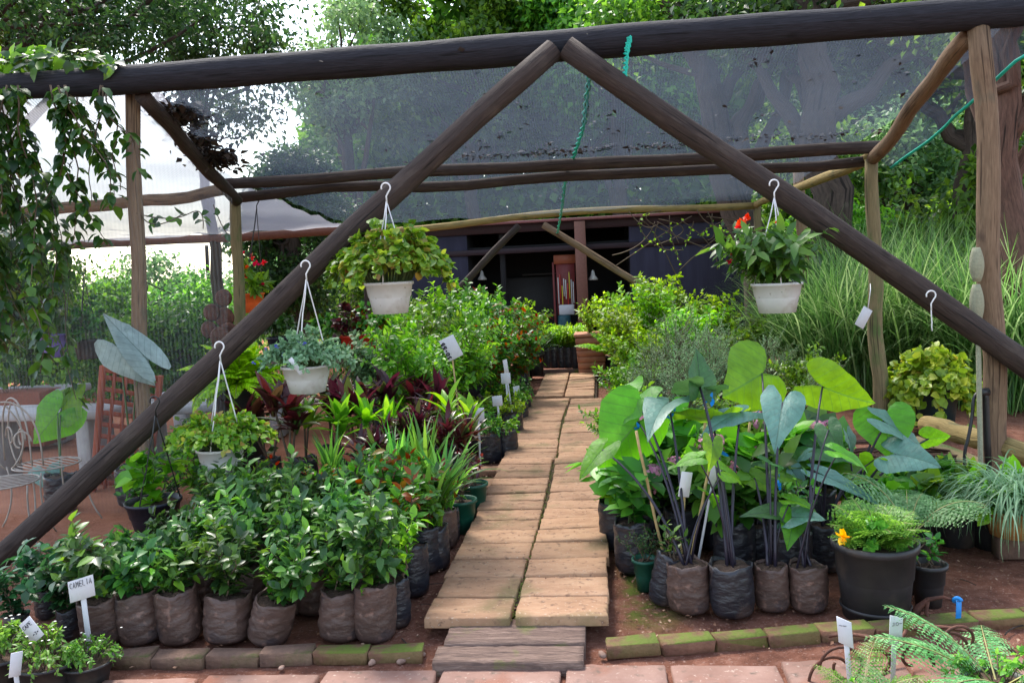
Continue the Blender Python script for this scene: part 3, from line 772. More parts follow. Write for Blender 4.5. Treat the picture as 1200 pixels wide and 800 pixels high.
netl, NL = sheet([[yp(-90, 115, YF + .02), yp(180, 95, YF + .02)],
              [yp(-60, 252, YM) + up, yp(274, 216, YM) + up],
              [yp(-40, 294, YB) + up * .5, yp(420, 267, YB) + up * .5]], 40, G['netpale'], 'roof_net', fr, .1, .03, 2)
# right flap hanging from the rafter with its green hem cord
hem = [yp(1330, 40, 5.6), yp(1196, 66, YF - .1), yp(1139, 118, YF + .3), yp(1092, 162, YM - .8), yp(1044, 197, YM - .1)]
top = [yp(1330, 10, 5.6), yp(1196, 26, YF), yp(1136, 36, YF + .1), yp(1078, 112, YM - 1), yp(1026, 184, YM - .05)]
flap, FL = sheet([top, hem], 30, G['netdark'], 'side_flap', fr, .0, .01, 3)
mb = MB(); tube(mb, FL[-1], .012, 6); mb.build('hem_cord', G['cord'], flap)
# green seam cords laced down the roof net
for seed, (us) in enumerate([[(738, 44, YF - .12), (734, 62, YF - .13), (731, 98, YF - .17)], [(690, 84, YF + .35), (683, 150, YM - .8), (671, 186, YM - .1)], [(664, 196, YM + .05), (658, 246, YB - 1.2), (653, 274, YB - .1)]]):
    P = np.array([yp(*u) for u in us])
    t = np.linspace(0, 1, 40); s = np.linspace(0, 1, len(P))
    C = np.stack([np.interp(t, s, P[:, k]) for k in range(3)], -1)
    mb = MB()
    off = np.stack([.012 * np.sin(t * 40), 0 * t, .01 * np.cos(t * 40)], -1)
    tube(mb, C + off, .008, 6); tube(mb, C - off * 1.4, .008, 6)
    mb.build('seam_cord', G['cord'], netr)
# side netting on the left bay: hangs from the beam just behind the brace
sd, SD = sheet([[yp(-90, 120, YF - .02), yp(90, 112, YF - .02), yp(272, 232, YF + .2)], [yp(-90, 640, YF - .02), yp(90, 640, YF - .02), yp(258, 640, YF + .15)]], 40, G['netside'], 'side_net', fr, 0, .0, 4)

# leaf debris caught on the roof net
mb = MB()
def debris(c, s, n, L=.05):
    P = np.array(c) + g.normal(size=(n, 3)) * np.array(s)
    leaves(mb, P, g.normal(size=(n, 3)) * [1, 1, .5], g.normal(size=(n, 3)) * .4 + [0, 0, 1], g.uniform(.5, 1.5, n) * L, g.uniform(.2, .5, n) * L, tpl=T_DI)
for px, py, t in ((206, 132, .25), (232, 166, .5), (248, 184, .6), (258, 192, .7), (215, 140, .3)):
    Yq = YF + (YM - YF) * t
    c = yp(px, py, Yq); c[2] += .03
    debris(c, (.09, .1, .035), 260, .07)
for k in range(90):
    i, j = g.integers(0, NR.shape[0]), g.integers(0, NR.shape[1]); debris(NR[i, j] + [0, 0, .015], (.05, .08, .006), g.integers(1, 6), .05)
for k in range(40):
    j = g.integers(22, NR.shape[1]); debris(NR[13, j] + [0, 0, .02], (.12, .06, .01), 10, .05)
tag(mb.build('leaf_debris', G['debris']), kind='stuff')
# ------------------------------------------------------------------ containers
def bag_mesh(r, h, seed, slump=.0):
    gg = np.random.default_rng(seed); ph = gg.uniform(0, 6, 8)
    n = 16
    z = np.linspace(0, 1, n)
    pr = r * np.interp(z, [0, .03, .1, .35, .8, 1], [.8, .9, .97, 1.03, 1.0, .98])
    prof = [[1e-3, 0.0]] + [[a, b * h] for a, b in zip(pr, z)] + [[pr[-1] * .93, h * 1.0], [pr[-1] * .9, h * .93]]
    def wob(rr, zz, a):
        t = zz / h
        k = 1 + .035 * np.cos(2 * a + ph[0]) + .03 * np.cos(3 * a + ph[1] + 2 * t) + .028 * np.sin(7 * a + ph[2] + 5 * np.sin(6 * t)) * (.4 + t) + .012 * np.sin(13 * a + ph[3] + 9 * t)
        k = k + .018 * np.sin(26 * t + ph[4] + 2 * np.sin(2 * a + ph[5]))
        zz = zz + h * .07 * np.clip(t - .5, 0, 1) * (np.sin(2 * a + ph[6]) + .6 * np.sin(5 * a + ph[7]) + .4 * np.sin(11 * a + ph[3]))
        return rr * k, zz
    mb = MB(); lathe(mb, prof, 28, wob=wob)
    return mb
def soil_mesh(r, z):
    mb = MB(); lathe(mb, [[1e-3, z + .012], [r * .5, z + .01], [r * .95, z]], 14, wob=lambda rr, zz, a: (rr, zz + .006 * np.sin(5 * a + rr * 90)))
    return mb
def pot_mesh(r, h, rim=.012, taper=.74, band=True):
    mb = MB()
    rb = r * taper
    prof = [[1e-3, 0], [rb, 0], [rb + (r - rb) * .5, h * .5]]
    if band: prof += [[rb + (r - rb) * .55, h * .52], [rb + (r - rb) * .56 + .004, h * .54]]
    prof += [[r - .002, h * .9], [r + rim, h * .91], [r + rim, h], [r - .002, h], [r - .008, h * .85], [rb, h * .7]]
    lathe(mb, prof, 28)
    return mb
def add_bag(root, r, h, seed, mat='bag', tilt=None):
    b = bag_mesh(r, h, seed).build('bag', G[mat], root)
    s = soil_mesh(r * .98, h * .93).build('soil', G['soil'], b)
    return b
def add_pot(root, r, h, mat='pot', taper=.74):
    b = pot_mesh(r, h, .01, taper).build('pot', G[mat], root)
    soil_mesh(r, h * .86).build('soil', G['soil'], b)
    return b

# ------------------------------------------------------------------ foliage generators
def shrub(h, r, nst, step, L, W, seed=0, start=.3, twigs=3, twl=.35, up=.45, z0=0., fold=.3, curl=.2, tpl=T_OV, srad=.006, basew=.02, erect=.5, lvar=.3, sidepairs=2):
    """returns (stem mesh, leaf mesh): several stems with twigs, leaves set along both"""
    gg = np.random.default_rng(seed)
    ms, ml_ = MB(), MB(); P, T = [], []
    for s in range(nst):
        az = gg.uniform(0, 2 * PI); le = r * math.sqrt(gg.uniform(.02, 1)); hh = h * gg.uniform(.72, 1.05) * (1 - .25 * (le / max(r, 1e-6)) ** 2)
        b = np.array([*gg.normal(0, basew, 2), z0]); tip = np.array([le * math.cos(az), le * math.sin(az), z0 + hh])
        c = bez(b, b + (tip - b) * [1 - erect, 1 - erect, .6], tip, 9)
        c[1:-1, :2] += gg.normal(0, .008, (7, 2))
        tube(ms, c, np.linspace(srad, srad * .35, 9), 5, cap=False)
        paths = [c[int(start * 9):]]
        for k in range(twigs):
            i = gg.integers(2, 8); d = nrm(np.array([math.cos(az) * .5 + gg.normal(), math.sin(az) * .5 + gg.normal(), gg.uniform(.3, 1.1)]))
            l = h * twl * gg.uniform(.5, 1); tw = bez(c[i], c[i] + d * l * .5, c[i] + d * l + [0, 0, l * .15], 6)
            tube(ms, tw, np.linspace(srad * .5, srad * .25, 6), 4, cap=False)
            paths.append(tw[1:])
        for p in paths:
            sg = np.linalg.norm(np.diff(p, axis=0), axis=1); Lp = sg.sum(); m = max(2, int(Lp / step))
            u = np.linspace(.05, 1, m); cs = np.concatenate([[0], np.cumsum(sg)]) / Lp
            q = np.stack([np.interp(u, cs, p[:, k]) for k in range(3)], -1)
            t = np.gradient(q, axis=0)
            for _ in range(sidepairs): P.append(q); T.append(nrm(t))
    P = np.concatenate(P); T = np.concatenate(T); n = len(P)
    rad = perp(T, gg)
    D = nrm(T * up + rad * (1 - up) + gg.normal(0, .12, (n, 3)))
    N = nrm(T + np.array([0, 0, .7]) + gg.normal(0, .25, (n, 3)))
    Ls = L * gg.uniform(1 - lvar, 1 + lvar, n)
    leaves(ml_, P + D * .004, D, N, Ls, W * Ls / L, fold, curl * gg.uniform(.2, 1.6, n), tpl)
    return ms, ml_

def fern_geo(nf, length, seed=0, lift=(.7, 1.4), droop=(1.0, 2.0), pin=26, pl=.3, pw=.22, z0=0., double=False, tpl=T_DI, az0=None):
    gg = np.random.default_rng(seed); ms, mf = MB(), MB()
    for f in range(nf):
        az = gg.uniform(0, 2 * PI) if az0 is None else az0 + gg.normal(0, .8); L = length * gg.uniform(.65, 1.1); li = gg.uniform(*lift); dr = gg.uniform(*droop)
        t = np.linspace(0, 1, 14); a = li - dr * t ** 1.3; ds = L / 13
        x = np.concatenate([[0], np.cumsum(np.cos(a[:-1]) * ds)]); z = np.concatenate([[0], np.cumsum(np.sin(a[:-1]) * ds)])
        side = gg.normal(0, .12) * t ** 2 * L
        d = np.array([math.cos(az), math.sin(az)]); pd = np.array([-d[1], d[0]])
        c = np.stack([d[0] * x + pd[0] * side, d[1] * x + pd[1] * side, z0 + z], -1); c[:, :2] += d * .01
        tube(ms, c, np.linspace(.004, .0012, 14), 4, cap=False)
        u = np.linspace(.22, .99, pin); q = np.stack([np.interp(u, t, c[:, k]) for k in range(3)], -1); T = nrm(np.gradient(q, axis=0))
        S = nrm(np.cross(T, [0, 0, 1.0])); N = np.cross(S, T)
        prof = np.sin(np.clip((u - .1) / .92, 0, 1) ** .75 * PI) ** .8 + .06
        for sg in (1, -1):
            D = nrm(S * sg + T * .45 - N * .05 + gg.normal(0, .05, (pin, 3))); Lp = L * pl * prof
            if not double:
                leaves(mf, q, D, N, Lp, Lp * pw, .2, .25, tpl)
            else:
                m = 7
                for k in range(pin):
                    v = np.linspace(.08, 1, m); qq = q[k] + D[k] * Lp[k] * v[:, None] - N[k] * Lp[k] * .2 * (v ** 2)[:, None]
                    S2 = nrm(np.cross(D[k], N[k])); l2 = Lp[k] * pw * (1.05 - v * .8)
                    for s2 in (1, -1):
                        leaves(mf, qq, S2 * s2 + D[k] * .7 + gg.normal(0, .08, (m, 3)), np.tile(N[k], (m, 1)), l2, np.minimum(l2 * .42, Lp[k] * .06), .1, .2, tpl)
    return ms, mf

def rosette(n, L, W, seed, z0=0., lift=(.5, 1.5), droop=(.4, 1.2), seg=6, spread=.012, zs=.0, fold=.35):
    gg = np.random.default_rng(seed); mb = MB()
    P = np.stack([gg.normal(0, spread, n), gg.normal(0, spread, n), z0 + gg.uniform(-zs, zs, n)], -1)
    straps(mb, P, gg.uniform(0, 2 * PI, n), L * gg.uniform(.6, 1.1, n), W * gg.uniform(.7, 1.1, n), gg.uniform(*droop, n), gg.uniform(*lift, n), seg, fold=fold)
    return mb

def mound(n, r, h, L, W, seed, z0=0., trail=.0, tpl=T_OV, rx=1., up=.6):
    """leafy mound over a pot with some trailing shoots"""
    gg = np.random.default_rng(seed); ms, mf = MB(), MB(); P, D = [], []
    ns = max(8, n // 22)
    for s in range(ns):
        az = gg.uniform(0, 2 * PI); rr = r * math.sqrt(gg.uniform(.05, 1)); tr = trail * gg.uniform(0, 1) if rr > r * .6 else 0
        tip = np.array([rr * math.cos(az) * rx, rr * math.sin(az), z0 + h * gg.uniform(.45, 1.05) * (1 - .75 * (rr / r) ** 2) - tr])
        b = np.array([tip[0] * .3, tip[1] * .3, z0])
        c = bez(b, np.array([tip[0] * .75, tip[1] * .75, z0 + max(h * .75, tip[2] - z0)]), tip, 8)
        tube(ms, c, np.linspace(.003, .0015, 8), 4, cap=False)
        m = 22; u = gg.uniform(.25, 1, m); q = np.stack([np.interp(u, np.linspace(0, 1, 8), c[:, k]) for k in range(3)], -1)
        P.append(q); D.append(np.tile(nrm(c[-1] - c[-3]), (m, 1)))
    P, D = np.concatenate(P), np.concatenate(D); k = len(P)
    out = nrm(P * [1, 1, .0] + 1e-6)
    d = nrm(D * .4 + out * .5 + gg.normal(0, .6, (k, 3)))
    N = nrm(np.array([0, 0, up]) + out * .5 + gg.normal(0, .3, (k, 3)))
    Ls = L * gg.uniform(.6, 1.2, k)
    leaves(mf, P, d, N, Ls, W * Ls / L, .25, .2, tpl)
    return ms, mf

def bunch(ms_mf, root, leafmat, stemmat='wstem', names=('stem', 'foliage')):
    a, b = ms_mf
    if a is not None and a.n: a.build(names[0], G[stemmat], root)
    return b.build(names[1], G[leafmat], root, smooth=False)

# ---- one elephant ear leaf ------------------------------------------------
EAR = np.array([[0, -.01], [.05, -.17], [.14, -.34], [.25, -.44], [.37, -.42], [.46, -.28], [.5, -.09], [.49, .08], [.44, .26], [.355, .44], [.26, .6], [.165, .76], [.08, .89], [.025, .975], [0, 1]])
def ear_leaf(attach, tip, width, facing, fold=.3, droop=.12, seed=0):
    gg = np.random.default_rng(seed)
    attach, tip = np.asarray(attach), np.asarray(tip)
    Lt = np.linalg.norm(tip - attach); D = (tip - attach) / Lt
    N = np.asarray(facing, float); N = nrm(N - D * np.dot(N, D)); S = np.cross(D, N)
    mb = MB(); K = 5; rows = []
    ph = gg.uniform(0, 6, 3)
    for sg in (1, -1):
        V, UV = [], []
        for i, (x, y) in enumerate(EAR):
            m = np.array([0, max(y, 0) * .92 if y > 0 else 0]); 
            m = np.array([0, np.clip((y + .38) / 1.38, 0, 1) ** 1.5])
            for k in range(K + 1):
                s = k / K; p = m * (1 - s) + np.array([x, y]) * s
                X, Y = p
                wv = .085 * math.sin(8 * Y + ph[0] + 2 * sg) * abs(X) * 2 * s + .04 * math.sin(17 * Y + ph[1] + sg) * s
                Z = fold * X - .55 * X * X - droop * 1.6 * max(Y, 0) ** 2 * Lt / max(width, .05) - .25 * min(Y, 0) ** 2 + wv * .6
                V.append(attach + S * (sg * X * width) + D * (Y * Lt) + N * Z * width)
                UV.append([.5 + sg * X, Y])
        n = len(EAR); i = np.arange(n - 1)[:, None] * (K + 1); k = np.arange(K)[None]
        q = np.stack([i + k, i + k + 1, i + k + K + 2, i + k + K + 1], -1).reshape(-1, 4)
        if sg < 0: q = q[:, ::-1]
        mb.add(np.array(V), quads=q, uv=np.array(UV))
    return mb

# ------------------------------------------------------------------ trees
def crown_mesh(clumps, per, leafL, seed, spread=(1, 1, .75), shell=.55):
    gg = np.random.default_rng(seed); mb = MB()
    for (c, r) in clumps:
        m = int(per * (r ** 2) / .5) + 20
        d = nrm(gg.normal(size=(m, 3))); rad = r * gg.uniform(0, 1, m) ** shell
        rad *= 1 + .25 * np.sin(d[:, 0] * 5 + c[0] * 9) * np.cos(d[:, 2] * 6 + c[1] * 7)
        P = np.array(c) + d * rad[:, None] * np.array(spread)
        D = nrm(d * .5 + gg.normal(size=(m, 3)) * .8 + [0, 0, -.35]); N = nrm(gg.normal(size=(m, 3)) * .5 + [0, 0, .8] + d * .3)
        L = leafL * gg.uniform(.6, 1.3, m)
        leaves(mb, P, D, N, L, L * gg.uniform(.22, .34, m), .25, .2, T_DI)
    return mb

def make_tree(name, label, cat, loc, H, trunk_r, crown_c, crown_r, n_clumps, per, leafL, leaf, bark, seed, group=None, lean=(0, 0), nlimb=6, clr=(.45, .95), fork=.35):
    gg = np.random.default_rng(seed)
    root = empty(name, loc, label, cat, group)
    mt = MB(); cc = np.array(crown_c)
    top = np.array([lean[0], lean[1], H * .75]); tr = bez((0, 0, -.1), (lean[0] * .2, lean[1] * .2, H * .4), top, 12)
    tr[1:-1, :2] += gg.normal(0, trunk_r * .25, (10, 2))
    rad = np.linspace(1, .45, 12) * trunk_r; rad[0] *= 1.35
    tube(mt, tr, rad, 12)
    clumps = []
    for k in range(n_clumps):
        d = nrm(gg.normal(size=3)); rr = gg.uniform(.35, 1) ** .5
        c = cc + d * rr * np.array(crown_r)
        clumps.append((c, gg.uniform(*clr)))
    for k in range(nlimb):
        i = gg.integers(4, 12); c = clumps[gg.integers(0, n_clumps)][0]
        l = bez(tr[i], tr[i] * .5 + c * .5 + [0, 0, -.1 * H * gg.uniform(-.3, 1)], c, 9); l[1:-1] += gg.normal(0, .06, (7, 3))
        tube(mt, l, np.linspace(rad[i] * .6, .025, 9), 8)
        for m in range(2):
            c2 = clumps[gg.integers(0, n_clumps)][0]
            if np.linalg.norm(c2 - l[5]) < max(crown_r) * 1.1:
                l2 = bez(l[5], l[5] * .5 + c2 * .5 + gg.normal(0, .2, 3), c2, 7); tube(mt, l2, np.linspace(rad[i] * .3, .015, 7), 6)
    mt.build('trunk', G[bark], root)
    crown_mesh(clumps, per, leafL, seed + 1).build('crown', G[leaf], root, smooth=False)
    return root

# ------------------------------------------------------------------ writing
STROKES = {
    'A': [[(0, 0), (.5, 1), (1, 0)], [(.22, .4), (.78, .4)]], 'C': [[(1, .85), (.6, 1), (.15, .8), (0, .5), (.15, .15), (.6, 0), (1, .12)]],
    'M': [[(0, 0), (.1, 1), (.5, .35), (.9, 1), (1, 0)]], 'E': [[(1, 1), (0, 1), (0, 0), (1, 0)], [(0, .52), (.8, .52)]],
    'L': [[(0, 1), (0, 0), (.9, 0)]], 'I': [[(.5, 0), (.5, 1)]], 'P': [[(0, 0), (0, 1), (.7, 1), (1, .78), (.75, .5), (0, .48)]],
    'R': [[(0, 0), (0, 1), (.7, 1), (.95, .78), (.7, .5), (0, .48)], [(.4, .48), (1, 0)]], 'D': [[(0, 0), (0, 1), (.55, .95), (1, .5), (.55, .05), (0, 0)]],
    'G': [[(1, .85), (.55, 1), (.1, .75), (0, .45), (.2, .08), (.6, 0), (1, .15), (1, .45), (.6, .45)]],
    '0': [[(.5, 1), (.05, .75), (.05, .25), (.5, 0), (.95, .25), (.95, .75), (.5, 1)]], '1': [[(.3, .8), (.55, 1), (.55, 0)]],
    '2': [[(.05, .8), (.5, 1), (.95, .75), (.05, 0), (1, 0)]], '3': [[(0, .95), (.9, .95), (.4, .58), (.95, .35), (.5, 0), (0, .12)]],
    '5': [[(.95, 1), (.1, 1), (.05, .55), (.7, .6), (.95, .3), (.6, 0), (0, .08)]], '-': [[(.1, .5), (.9, .5)]], '~': [[(0, .4), (.2, .65), (.4, .35), (.6, .65), (.8, .4), (1, .6)]],
    'R_': [[(0, 0), (1, 0)]], ' ': []}
def write(parent, text, x, z, hgt, wd, gap, y=-.004, rad=.0012, slope=0., rot=0., name='lettering'):
    """pen strokes raised a hair above a plate that faces -Y in its own space"""
    mb = MB(); gg = np.random.default_rng(len(text))
    cr, sr = math.cos(rot), math.sin(rot)
    for k, ch in enumerate(text):
        for s in STROKES.get(ch, []):
            p = np.array([[(k * (wd + gap) + a * wd), b * hgt + k * slope] for a, b in s]) + gg.normal(0, hgt * .03, (len(s), 2))
            q = np.array([[x + a * cr - b * sr, y, z + a * sr + b * cr] for a, b in p])
            tube(mb, q, rad, 5)
    return mb.build(name, G['ink'], parent)

def plant_sign(loc, label, plate_w, plate_h, stake_h, lean=0., rz=0., skew=0., text=None, stake='label', stake_w=.014, pitch=0., plate_roll=0., group=None, shape='rect'):
    """loc: the foot of the stake; a flat stake carrying a small plate"""
    root = empty('plant_sign', loc, label, 'plant sign', group)
    root.rotation_euler = (pitch, lean, rz)
    mb = MB(); box(mb, (0, 0.006, stake_h / 2), (stake_w, .005, stake_h), bev=.0012); mb.build('stake', G[stake], root)
    mb = MB(); box(mb, (0, 0, 0), (plate_w, .004, plate_h), bev=.0012)
    mb.v[0][:, 2] += mb.v[0][:, 0] * skew
    p = mb.build('plate', G['label'], root); p.location = (0, 0, stake_h + plate_h * .35); p.rotation_euler = (0, plate_roll, 0)
    if text:
        for t in text: write(p, *t[0], **t[1])
    return root

def hanger(root, hook, rim_z, r, n=3, mat='wire', thick=.0042, ang0=.5):
    """strings from a hook (at the root's top) down to the rim; coordinates local to root whose origin is the pot's base"""
    hx, hy, hz = hook
    mb = MB()
    a = np.linspace(-1.9, 2.4, 16)
    c = np.stack([hx + .03 * np.sin(a) , np.full(16, hy), hz + .03 * np.cos(a)], -1)
    tube(mb, np.concatenate([[[hx + .002, hy, hz - .1]], [[hx, hy, hz - .055]], c[::-1][:1] * 0 + [[hx + .012, hy, hz - .035]], c[::-1]]), .0052, 8)
    hk = mb.build('hook', G[mat], root)
    for k in range(n):
        t = ang0 + 2 * PI * k / n
        mb = MB(); tube(mb, wobble((hx, hy, hz - .09), (r * math.cos(t), r * math.sin(t), rim_z), 6, .002, k), thick, 6); mb.build('string', G[mat], root)
g = np.random.default_rng(77)
def put(proto, loc, rz=None, sc=1.0, label=None, first=[]):
    """first use takes the prototype itself, later uses copies of it and of its parts"""
    o = proto if proto.name not in USED else copy_tree(proto)
    USED.add(proto.name)
    o.location = Vector([float(a) for a in loc]); o.rotation_euler = (0, 0, g.uniform(0, 6.28) if rz is None else rz); o.scale = (sc, sc, sc)
    if label: o['label'] = label
    return o
USED = set()
def drop_unused(protos):
    for p in protos:
        if p.name not in USED:
            for ch in p.children_recursive: bpy.data.objects.remove(ch)
            bpy.data.objects.remove(p)

# ================================================================= LEFT BED
# ---- camellias in dirty bags
cams = []
for k in range(4):
    r = empty('bagged_shrub', (0, 0, -9), 'x', 'potted plant', 'camellias in bags at the front of the left bed')
    add_bag(r, .106 + .006 * (k % 2), .24 + .015 * (k % 3), 40 + k, 'bag' if k != 3 else 'bag')
    bunch(shrub(.35 + .03 * k, .155, 6, .02, .066, .0175, 60 + k, start=.08, twigs=5, twl=.42, up=.42, z0=.22, fold=.35, curl=.18, sidepairs=2, srad=.005), r, 'camellia')
    cams.append(r)
for k in range(2):
    r = empty('bagged_shrub', (0, 0, -9), 'x', 'potted plant', 'camellias in bags at the front of the left bed')
    add_bag(r, .104, .245, 45 + k, 'bag')
    bunch(shrub(.2 + .02 * k, .15, 7, .02, .066, .0175, 66 + k, start=.05, twigs=4, twl=.42, up=.36, z0=.22, fold=.35, curl=.18, sidepairs=2, srad=.005), r, 'camellia')
    cams.append(r)
rows = [(749, [127, 168, 214, 267, 322, 400, 441], 'front row'), (714, [100, 146, 190, 238, 290, 345, 370, 418, 456], 'second row'), (684, [212, 258, 306, 352, 400, 440], 'third row'), (658, [262, 300, 340, 385, 432], 'back row')]
k = 0
for py, xs, rn in rows:
    for i, px in enumerate(xs):
        c = gp(px, py - (4 if px > 380 and py > 740 else 0), 0)
        lab = 'glossy dark camellia in a soiled brown bag, %s from left in the %s' % (ORD[i], rn)
        if rn == 'front row' and px == 322: lab = 'glossy camellia in a stained bag tipped over to the right in the front row'
        sc = g.uniform(.95, 1.07) * (1.0 if py > 730 else .84 if px < 230 else .92)
        if rn == 'front row' and px in (322, 400, 441): sc = .95
        short = 140 < px < 232 and py > 700
        if short: sc = g.uniform(.95, 1.05) * (1 if py > 730 else .9)
        short = short or (px < 160 and py < 730)
        o = put(cams[4 + k % 2] if short else cams[k % 4], c, sc=sc, label=lab)
        o.scale = (o.scale[0], o.scale[1], o.scale[2] * g.uniform(.9, 1.12))
        if px == 322 and rn == 'front row':
            o.rotation_euler = (0, .3, 0); o.location.x -= .04
        elif rn == 'front row':
            o.rotation_euler = (g.normal(0, .05), g.normal(0, .07), o.rotation_euler[2])
        k += 1
# two lighter shooting camellias at the front
r = empty('bagged_shrub', gp(466, 731, 0), 'small camellia in a clear crumpled bag at the right end of the front row', 'potted plant', 'camellias in bags at the front of the left bed')
add_bag(r, .07, .24, 91, 'bagdark'); bunch(shrub(.3, .1, 4, .022, .07, .018, 92, start=.3, twigs=3, z0=.22, fold=.3), r, 'bright')
# young bright shoots in front
for j, (px, py) in enumerate(((326, 742), (398, 736), (446, 735))):
    r = empty('young_shoot', gp(px, py, 0), ['bright young shoot in the tipped bag', 'bright young shoot in the sixth bag of the front row', 'bright leafy shoot beside the paper sign in the last brown bag'][j], 'plant')
    ms, mf = shrub([.2, .22, .3][j], [.05, .05, .09][j], [2, 2, 4][j], .03, .07, .019, 95 + j, start=.3, twigs=1, z0=.2, up=.5); bunch((ms, mf), r, 'bright')

# ---- gardenia like plants in the lower left corner
gard = []
for k in range(2):
    r = empty('leafy_shrub', (0, 0, -9), 'x', 'potted plant', 'broad leaved shrubs at the lower left')
    add_bag(r, .1, .26, 140 + k, 'bagdark')
    bunch(shrub(.5, .24, 6, .042, .1, .031, 150 + k, start=.1, twigs=3, z0=.2, up=.3, fold=.3, curl=.25), r, 'gardenia'); gard.append(r)
for i, (px, py, s) in enumerate(((22, 752, .56), (84, 746, .6), (-30, 740, .62), (56, 722, .6))):
    put(gard[i % 2], gp(px, py, 0), sc=s, label='blue-green broad leaved shrub, ' + ['nearest the left edge above the pen-marked square sign', 'between the tall white sign and the corner', 'half cut off by the left edge', 'standing behind the others under the brace'][i])
# small fine plant with the signs at the very front
for i, (px, py, s) in enumerate(((60, 805, 1.0), (0, 800, 1.1), (105, 800, .8))):
    r = empty('flowering_herb', gp(px, py, 0), 'low herb of tiny white flowers, ' + ['around the small square sign', 'in the bottom left corner', 'potted at the foot of the tall sign'][i], 'plant', 'herbs in the lower left corner', sc=s)
    add_pot(r, .13, .13); bunch(mound(900, .19, .2, .028, .006, 170 + i, .1, .05), r, 'fern')
    gg = np.random.default_rng(i); mb = MB(); n = 6
    P = np.stack([gg.normal(0, .09, n), gg.normal(0, .09, n), .27 + gg.normal(0, .02, n)], -1)
    for a in range(5): leaves(mb, P, np.tile([math.cos(a * 1.257), math.sin(a * 1.257), .3], (n, 1)), np.tile([0, 0, 1.], (n, 1)), .008, .003, tpl=T_DI)
    mb.build('flower', G['flower_white'], r)

# ---- signs at the lower left
plant_sign(gp(107, 778, 0), 'tall white sign reading CAMELIA on a white stake', .118, .1, .33, lean=-.03, rz=.15, skew=.22, stake_w=.025,
           text=[(('X', 'CAMELIA', 0, 0, 0, 0, 0), {})] and None)
o = bpy.data.objects['plant_sign']; pl = [c for c in o.children if c.name.startswith('plate')][0]
write(pl, 'CAMELIA', -.05, .005, .026, .0105, .0045, slope=.0032)
o2 = plant_sign(gp(47, 806, 0), 'small white square sign turned on its corner, on a bamboo stake', .075, .105, .23, lean=-.05, rz=-.1, stake='bamboo', stake_w=.022, plate_roll=-.62)
pl = [c for c in o2.children if c.name.startswith('plate')][0]
write(pl, 'CAPE', -.028, .018, .018, .01, .004, rot=.0); write(pl, '~3~', -.006, -.03, .014, .009, .004)
o3 = plant_sign(gp(24, 830, 0), 'narrow white sign seen edge-on at the bottom left corner', .05, .1, .16, rz=1.15, stake_w=.02, plate_roll=.2)
o4 = plant_sign(gp(447, 732, 0), 'white printed sign among the camellias on a pale stake', .085, .1, .42, lean=-.1, rz=.1, stake='bamboo', stake_w=.014)
pl = [c for c in o4.children if c.name.startswith('plate')][0]
mb = MB(); 
for zz in (.035, .022): box(mb, (-.005, -.0032, zz), (.05, .001, .004))
lathe(mb, [[1e-3, 0], [.02, 0], [.018, .001]], 16); mb.v[-1] = mb.v[-1][:, [0, 2, 1]] * [1.2, -1, 1] + [-.004, -.0028, -.015]
mb.build('printing', plain('grey_print', (.2, .24, .24), .6), pl)

# ---- dark bags with red tipped shrubs beside the path
reds = []
for k in range(2):
    r = empty('red_tipped_shrub', (0, 0, -9), 'x', 'potted plant', 'red tipped shrubs in dark bags')
    add_bag(r, .095, .27, 200 + k, 'bagdark'); bunch(shrub(.45, .15, 6, .022, .06, .015, 210 + k, start=.15, twigs=4, z0=.24, up=.45), r, 'photinia'); reds.append(r)
for i, (px, py) in enumerate(((484, 694), (462, 672), (440, 640), (400, 622), (500, 668), (355, 622), (310, 620))):
    put(reds[i % 2], gp(px, py, 0), label='red tipped shrub in a dark bag, ' + ['nearest the path beside the paper sign', 'just behind the paper sign', 'behind the end of the camellia rows', 'mid-bed behind the camellias', 'against the arching strap leaves', 'below the middle hanging basket', 'right of the round white basket'][i], sc=g.uniform(.95, 1.1) * (.68 if px < 420 else 1))
# ---- strap leaved plants
strp = []
for k in range(3):
    r = empty('strap_leaved_plant', (0, 0, -9), 'x', 'potted plant', 'strap leaved plants of the left bed')
    add_bag(r, .085, .25, 220 + k, 'bagdark')
    rosette(34, .62, .017, 230 + k, .24, (1.05, 1.5), ((.9, 2.0), (.2, .9), (.3, 1.2))[k], 8, .025).build('leaf_tuft', G['strap'], r); strp.append(r)
for i, (px, py, kk, s) in enumerate(((512, 664, 0, 1.0), (470, 622, 1, .92), (500, 610, 1, .95), (420, 640, 1, .7), (526, 634, 2, .85), (392, 600, 1, .78))):
    put(strp[kk], gp(px, py, 0), label='strap leaved plant ' + ['arching over the edge of the path', 'with tall upright blades behind the paper sign', 'with upright blades left of the green bags', 'with upright blades among the red tipped shrubs', 'with short blades next to the path edge', 'with upright blades under the red cordylines'][i], sc=s)

